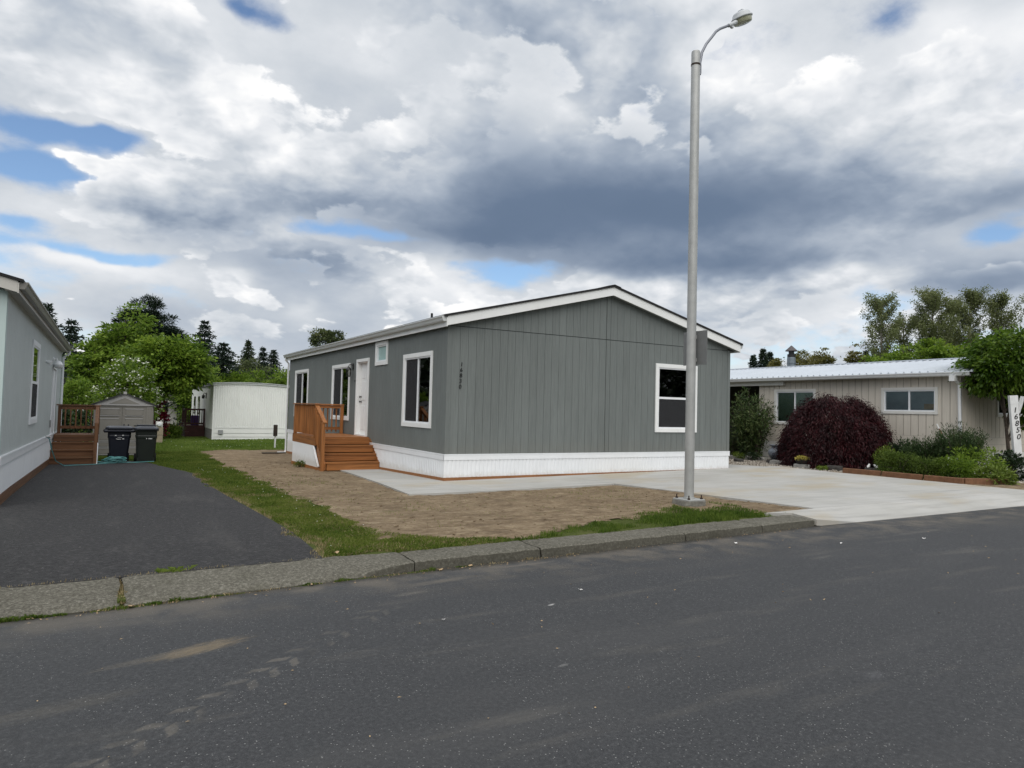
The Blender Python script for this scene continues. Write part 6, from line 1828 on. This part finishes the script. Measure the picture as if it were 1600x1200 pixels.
tag(put_mesh('gravel', raw('gravel', V, F, 'gravel')), kind='stuff')

# clods and pebbles on the bare yard
n = 2600; x = r.uniform(-3.7, 4.2, n); y = r.uniform(-6.6, 9., n); kp = dirt_keep(x, y) & ~((x > -1.75) & (x < 3.2) & (y > -2.15) & (y < 4.2)) & (x < .0 + 4.2 * (y < 0)); x, y = x[kp], y[kp]; n = len(x)
s = .006 + .020 * r.random(n) ** 3
V = (np.stack([x, y, dirt_z(x, y, dirt_keep) + s * .25], 1)[:, None] + oc[None] * s[:, None, None] * r.uniform(.6, 1.4, (n, 6, 1))).reshape(-1, 3)
F = (of[None] + 6 * np.arange(n)[:, None, None]).reshape(-1, 3)
tag(put_mesh('dirt_clods', raw('dirt_clods', V, F, 'dirt')), kind='stuff')


# ================================================================== grass
def blades(x, y, z, h, w, r, lean=.45):
    n = len(x); a = r.random(n) * 6.283; l = lean * r.random(n); b = r.random(n) * 6.283
    dx_, dy_ = np.cos(a) * w / 2, np.sin(a) * w / 2; ox, oy = np.cos(b) * h * l, np.sin(b) * h * l
    A = np.stack([x - dx_, y - dy_, z], 1); B = np.stack([x + dx_, y + dy_, z], 1)
    Cc = np.stack([x + ox * .35 + dx_ * .7, y + oy * .35 + dy_ * .7, z + h * .6], 1); D = np.stack([x + ox, y + oy, z + h * (1 - .35 * l)], 1)
    V = np.stack([A, B, Cc, D], 1).reshape(-1, 3)
    return V, np.arange(4 * n).reshape(n, 4)


def lawn(name, poly, dens, h, w, mat, seed, cull=None, ragged=.35, patch=(1.3, .0), hvar=.5, lean=.45):
    r = np.random.default_rng(seed); xs = [p[0] for p in poly]; ys = [p[1] for p in poly]
    n = int(dens * (max(xs) - min(xs)) * (max(ys) - min(ys)))
    x = r.uniform(min(xs), max(xs), n); y = r.uniform(min(ys), max(ys), n)
    wx = (vnoise(x, y, 2.6, 41) - .5) * ragged; wy = (vnoise(x, y, 2.6, 42) - .5) * ragged
    k = pip(x + wx, y + wy, poly) & (y > kerb_b(x) - .02)
    if cull is not None: k &= cull(x, y, r)
    d = .6 * vnoise(x, y, patch[0], 43) + .4 * vnoise(x, y, patch[0] * 3.7, 44)
    k &= (d + .25 * r.random(n)) > patch[1]
    x, y, d = x[k], y[k], d[k]; n = len(x)
    hh = h * (1 - hvar + 2 * hvar * r.random(n)) * (.55 + .9 * d)
    V, F = blades(x, y, G(x, y) - .014, hh, w * (.7 + .6 * r.random(n)), r, lean)
    return tag(put_mesh(name, raw(name, V, F, mat)), kind='stuff')


edge = [(-4.46, -6.75), (-4.43, -6.0), (-4.38, -5.2), (-4.31, -3.46), (-4.35, -1.), (-4.43, 1.06), (-4.50, 4.), (-4.70, 7.), (-4.78, 9.6)]
S1 = [(-4.40, -6.80), (-4.37, -5.2), (-4.40, -4.2), (-4.47, -2.5), (-4.55, -.5), (-4.57, .6), (-3.55, .6), (-3.50, -1.4), (-3.40, -4.9), (-3.2, -5.9), (-2.7, -6.35), (-2.2, -6.5), (-2.2, -6.80), (-3.6, -6.84)]
lawn('grass', S1, 7000, .034, .0065, 'grass_near', 301, patch=(1.3, .30), lean=.8)
lawn('dry_grass', S1, 2600, .026, .0065, 'straw', 308, patch=(1.9, .60), lean=.9)
lawn('grass', S1, 1500, .036, .0065, 'grass_dark', 309, patch=(2.4, .58), lean=.7)
S2 = [(-4.57, .6), (-4.55, 3.), (-4.53, 4.5), (-4.92, 7.), (-5.27, 9.5), (-5.6, 10.45), (-8.3, 10.5), (-8.3, 14), (-3., 17.6), (-3.2, 12.), (-3.44, 6.65), (-3.52, 3.), (-3.55, .6)]
lawn('grass', S2, 2200, .036, .010, 'grass_near', 302, patch=(.9, .25), lean=.8)
lawn('grass', S2, 800, .045, .010, 'grass_dark', 310, patch=(1.4, .52), lean=.7)
S3 = [(-2.3, -6.81), (-2.2, -6.55), (-1.55, -6.5), (-.9, -6.15), (0., -5.75), (.9, -5.45), (1.75, -5.3), (1.85, -4.85), (2.8, -4.95), (2.95, -5.4), (2.9, -6.0), (2.85, -6.45), (2.5, -6.57), (-.8, -6.71)]
foot = lambda x, y, r: ~((np.abs(x - 2.32) < .42) & (y > -5.52) & (y < -4.62))
lawn('grass', S3, 3600, .052, 0.0065, 'grass_dark', 303, cull=foot, patch=(1.6, .44), ragged=.5)
lawn('grass', [(-8, 14), (-3., 17.4), (9., 17.2), (10, 30), (12, 60), (-14, 60), (-12, 16)], 260, .075, .022, 'grass_far', 304, patch=(.5, .15))
# sparse blades creeping onto the bare yard, and at the edges of the asphalt
lawn('sprouting_grass', [(-3.5, -5.), (-3.5, 3.), (-2.3, 3.), (-1.9, -2.6), (3.0, -2.3), (3.3, -5.0), (1.5, -5.2), (-1.5, -6.1)], 260, .035, .006, 'grass_near', 305, patch=(2.1, .66))
lawn('dry_grass', [(-4.50, -6.75), (-4.45, -5.2), (-4.48, -4.2), (-4.55, -2.5), (-4.63, -.5), (-4.65, .6), (-4.62, 4.5), (-4.42, 4.5), (-4.42, .6), (-4.38, -.5), (-4.30, -2.5), (-4.24, -4.2), (-4.2, -5.2), (-4.0, -6.3), (-3.3, -6.45), (-2.6, -6.6), (-2.7, -6.75), (-4., -6.82)], 2300, .035, .006, 'straw', 306, patch=(2.2, .46))
lawn('dry_grass', [(-7.9, -6.98), (-6.3, -6.93), (-4.4, -6.84), (-4.4, -6.78), (-6.3, -6.86), (-7.9, -6.90)], 5200, .030, .006, 'straw', 307, patch=(3.1, .45), ragged=.04)


def gutter_weeds(name, spans, mat, seed, n_per, h):
    r = np.random.default_rng(seed); X = []; Y = []; H = []
    for x0, x1, w in spans:
        n = int(n_per * (x1 - x0)); x = r.uniform(x0, x1, n); X.append(x); Y.append(kerb_y(x) + .0 - np.abs(r.normal(size=n)) * w); H.append(h * (.4 + r.random(n)) * (vnoise(x, x * 0, 7., seed) * 1.3 + .1))
    x, y, hh = map(np.concatenate, (X, Y, H))
    V, F = blades(x, y, np.full(len(x), ROAD_Z + .0), hh, .006, r, .9)
    return tag(put_mesh(name, raw(name, V, F, mat)), kind='stuff')


gutter_weeds('gutter_weeds', [(-6.45, -5.95, .02), (-7.1, -6.6, .012), (-5.9, -5.3, .012), (-4.9, -4.6, .015), (-4.5, -3.9, .016), (-3.98, -3.45, .035), (-3.2, -3.0, .02), (-6.27, -6.2, .04)], 'grass_dark', 320, 900, .030)
gutter_weeds('gutter_straw', [(-6.5, -5.8, .03), (-5.6, -4.4, .02), (-4.2, -2.6, .03), (-2.4, -1.6, .03)], 'straw', 321, 170, .02)
# the weedy joint of the kerb and a tuft at its back
r = np.random.default_rng(330)
n = 260; f = r.random(n); x = -6.24 + r.normal(size=n) * .014; y = kerb_b(-6.24) + (kerb_y(-6.24) - kerb_b(-6.24)) * f
V, F = blades(x, y, -.075 - .05 * f, .03 * (.4 + r.random(n)), .006, r, .8); tag(put_mesh('joint_weeds', raw('joint_weeds', V, F, 'straw')), kind='stuff')
T = thing('weed_tuft', (-5.83, -6.86, g1(-5.83, -6.86)), 'pale green weed tuft growing at the back of the kerb by the asphalt', 'plant')
n = 46; x = -5.83 + r.normal(size=n) * .08; y = -6.85 + r.normal(size=n) * .018
V, F = blades(x, y, G(x, y) - .01, .03 + .06 * r.random(n), .006, r, 1.6); crown_mesh('foliage', V, F, 'leaf_lime', T, kind='stuff')

# clover heads in the grass
r = np.random.default_rng(340); n = 60; x = r.uniform(-4.3, -3.0, n); y = r.uniform(-6.6, 6., n); kp = pip(x, y, S1) | pip(x, y, S2)
x = np.concatenate([x[kp], r.uniform(-4, 3, 60)]); y = np.concatenate([y[kp], r.uniform(18.5, 29.5, 60)]); n = len(x)
s = np.where(y > 15, .018, .009)
V = (np.stack([x, y, G(x, y) + .035 + s], 1)[:, None] + oc[None] * s[:, None, None]).reshape(-1, 3); F = (of[None] + 6 * np.arange(n)[:, None, None]).reshape(-1, 3)
tag(put_mesh('clover_blossom', raw('clover_blossom', V, F, 'petal_white')), kind='stuff')


# ================================================================== leaves and scraps on the ground
def flake(name, x, y, z, s, seed, mat, label, cat, group=None):
    r = random.Random(seed); n = 9; pts = []
    for k in range(n):
        a = 2 * math.pi * k / n + r.uniform(-.25, .25); q = s * (r.uniform(.35, 1.))
        pts.append((x + q * math.cos(a), y + q * .8 * math.sin(a), z + .004 + r.uniform(0, s * .55)))
    mb = MB(); mb.add([(x, y, z + s * .15)] + pts, [(0, 1 + k, 1 + (k + 1) % n) for k in range(n)])
    o = mb.build(name, mat); o.modifiers.new('thickness', 'SOLIDIFY').thickness = .0015
    return tag(o, label, cat, group)


road_top = lambda x, y: ROAD_Z + .05 * math.sin(math.pi * min(1, max(0, (kerb_y(x) + .03 - y) / (kerb_y(x) + 16.63)))) + .004
flake('dry_leaf', -3.42, -7.33, road_top(-3.4, -7.35), .045, 1, 'leaf_litter', 'curled tan dead leaf on the road where the kerb starts to stand', 'leaf', 'dead leaves by the kerb')
flake('dry_leaf', -3.05, -7.29, road_top(-3.0, -7.3), .035, 2, 'leaf_litter', 'flat tan dead leaf right of the curled one at the kerb foot', 'leaf', 'dead leaves by the kerb')
flake('dry_leaf', -6.17, -7.50, road_top(-6.2, -7.5), .04, 3, 'leaf_litter', 'tan dead leaf at the foot of the weedy kerb joint', 'leaf', 'dead leaves by the kerb')
flake('dry_leaf', -4.72, -7.40, road_top(-4.7, -7.4), .03, 4, 'leaf_litter', 'small dead leaf by the dropped kerb', 'leaf', 'dead leaves by the kerb')
flake('dry_leaf', -4.30, -6.70, g1(-4.3, -6.7) + .01, .04, 5, 'leaf_litter', 'pale dead leaf where the grass meets the asphalt driveway', 'leaf', 'dead leaves by the kerb')
flake('dry_leaf', 2.45, -6.30, g1(2.4, -6.3) + .01, .06, 6, 'leaf_litter', 'orange brown dead leaf on the verge in front of the lamp footing', 'leaf', 'dead leaves by the kerb')
for k, (x, y, s, lb) in enumerate(((.62, -7.55, .035, 'white scrap on the road nearest the standing kerb'), (1.9, -8.15, .032, 'white scrap on the road left of the apron end'), (3.35, -8.4, .030, 'white scrap on the road farthest to the right'), (-4.12, -8.95, .022, 'white fleck on the road below the kerb step'), (-2.62, -8.66, .03, 'white smear like scrap in the middle of the road'))):
    flake('paper_scrap', x, y, road_top(x, y), s, 20 + k, 'scrap_white', lb, 'scrap', 'white scraps on the road')
r = np.random.default_rng(350); n = 340
x = np.concatenate([r.uniform(-7.5, 3., 220), r.uniform(-7., 8., 120)]); y = np.concatenate([kerb_y(x[:220]) - np.abs(r.normal(size=220)) * .07 - .015, r.uniform(-11., -7.6, 120)])
z = np.array([road_top(a, b) for a, b in zip(x, y)])
V, F = leaf_quads(np.stack([x, y, z], 1), np.stack([r.normal(size=n), r.normal(size=n), np.abs(r.normal(size=n)) * .2], 1), .012 + .02 * r.random(n), .010, r, up=(0, 0, 1))
tag(put_mesh('leaf_debris', raw('leaf_debris', V, F, 'leaf_litter')), kind='stuff')

# ================================================================== far things between the homes
CAR = thing('parked_car', (-8.6, 44., g1(-8.6, 44)), 'white car with a red tail lamp parked beyond the brown porch', 'car')
gz = WORLD[CAR].z; prof = [(-2.1, .35), (-2.15, .75), (-2.0, .98), (-1.35, 1.05), (-.75, 1.42), (.9, 1.45), (1.75, 1.02), (2.1, .95), (2.15, .4)]
mb = MB(); mb.prism([(-8.6 + a, 43.2, gz + b) for a, b in prof], (0, 1.6, 0)); mb.build('body', 'car_white', CAR, bevel=.05)
for pts in (((-1.2, 1.08), (-.72, 1.36), (.1, 1.38), (.1, 1.06)), ((.18, 1.06), (.18, 1.38), (.85, 1.38), (1.5, 1.04))):
    mb = MB(); mb.prism([(-8.6 + a, 43.185, gz + b) for a, b in pts], (0, .014, 0)); mb.build('window', 'car_glass', CAR)
for a in (-1.35, 1.35):
    mb = MB(); mb.lathe([(.05, -.02), (.33, -.02), (.33, .2), (.05, .2)], (-8.6 + a, 43.2, gz + .33), 18, axis=(0, 1, 0)); mb.build('wheel', 'rubber', CAR)
mb = MB(); mb.box(-6.53, -6.43, 43.22, 43.42, gz + .72, gz + .95); mb.box(-6.6, -6.52, 43.18, 43.3, gz + .72, gz + .95); mb.build('tail_lamp', 'tail_red', CAR)
FS = bpy.data.objects.new('far_street', None); link(FS); FS['kind'] = 'structure'
sheet([(-30, 48), (20, 48), (20, 53.5), (-30, 53.5)], lambda x, y: g1(x, y) + .01, 3., .05, 'road_asphalt', 'street_surface', FS)
sheet([(-30, 53.6), (20, 53.6), (20, 54.3), (-30, 54.3)], lambda x, y: g1(x, y) + .1, 3., .2, 'rust_timber', 'street_verge', FS)
PH = thing('pale_house', (-1.6, 58., g1(-1.6, 58)), 'pale house end with a dark window seen between the shed and the white mobile home', 'house')
gz = WORLD[PH].z
MB().box(-8., -.75, 57., 66., gz, gz + 2.55).build('wall', 'pale_house', PH); MB().prism([(-8.2, 56.8, gz + 2.55), (-.55, 56.8, gz + 2.55), (-4.4, 56.8, gz + 3.6)], (0, 9.4, 0)).build('roof', 'far_roof', PH)
w_ = MB().box(-1.95, -1.45, 56.96, 57., gz + 1.25, gz + 2.1).build('window', 'dark_stone', PH); MB().box(-1.88, -1.52, 56.95, 56.959, gz + 1.32, gz + 2.03).build('pane', 'window_glass', w_)
for k in range(3): MB().box(-8., -.748, 56.985, 57., gz + .05 + k * .25, gz + .28 + k * .25).build('skirt_board', 'cream_trim', PH)
FF = thing('timber_fence', (.4, 56., g1(.4, 56)), 'low dark red timber fence left of the white mobile home beyond the far street', 'fence')
gz = WORLD[FF].z
for k in range(5): MB().box(-.6 + k * .5, -.5 + k * .5, 55.95, 56.05, gz, gz + 1.).build('post', 'dark_red_wood', FF)
for z in (.15, .45, .75): MB().box(-.6, 1.5, 55.90, 55.949, gz + z, gz + z + .16).build('rail', 'dark_red_wood', FF)
HH = thing('far_house', (-9.6, 46.6, g1(-9, 46)), 'distant grey house with a pale window above the shrub by the pale green home', 'house')
gz = WORLD[HH].z
MB().box(-15, -8.25, 48., 56., gz, gz + 3.6).build('wall', 'far_house', HH); MB().prism([(-15.3, 47.7, gz + 3.6), (-8.0, 47.7, gz + 3.6), (-8.0, 52, gz + 4.3), (-15.3, 52, gz + 4.3)], (0, 0, .12)).build('roof', 'far_roof', HH)
MB().box(-9.7, -9.0, 47.95, 48., gz + 2.6, gz + 3.2).build('window', 'white_metal', HH)
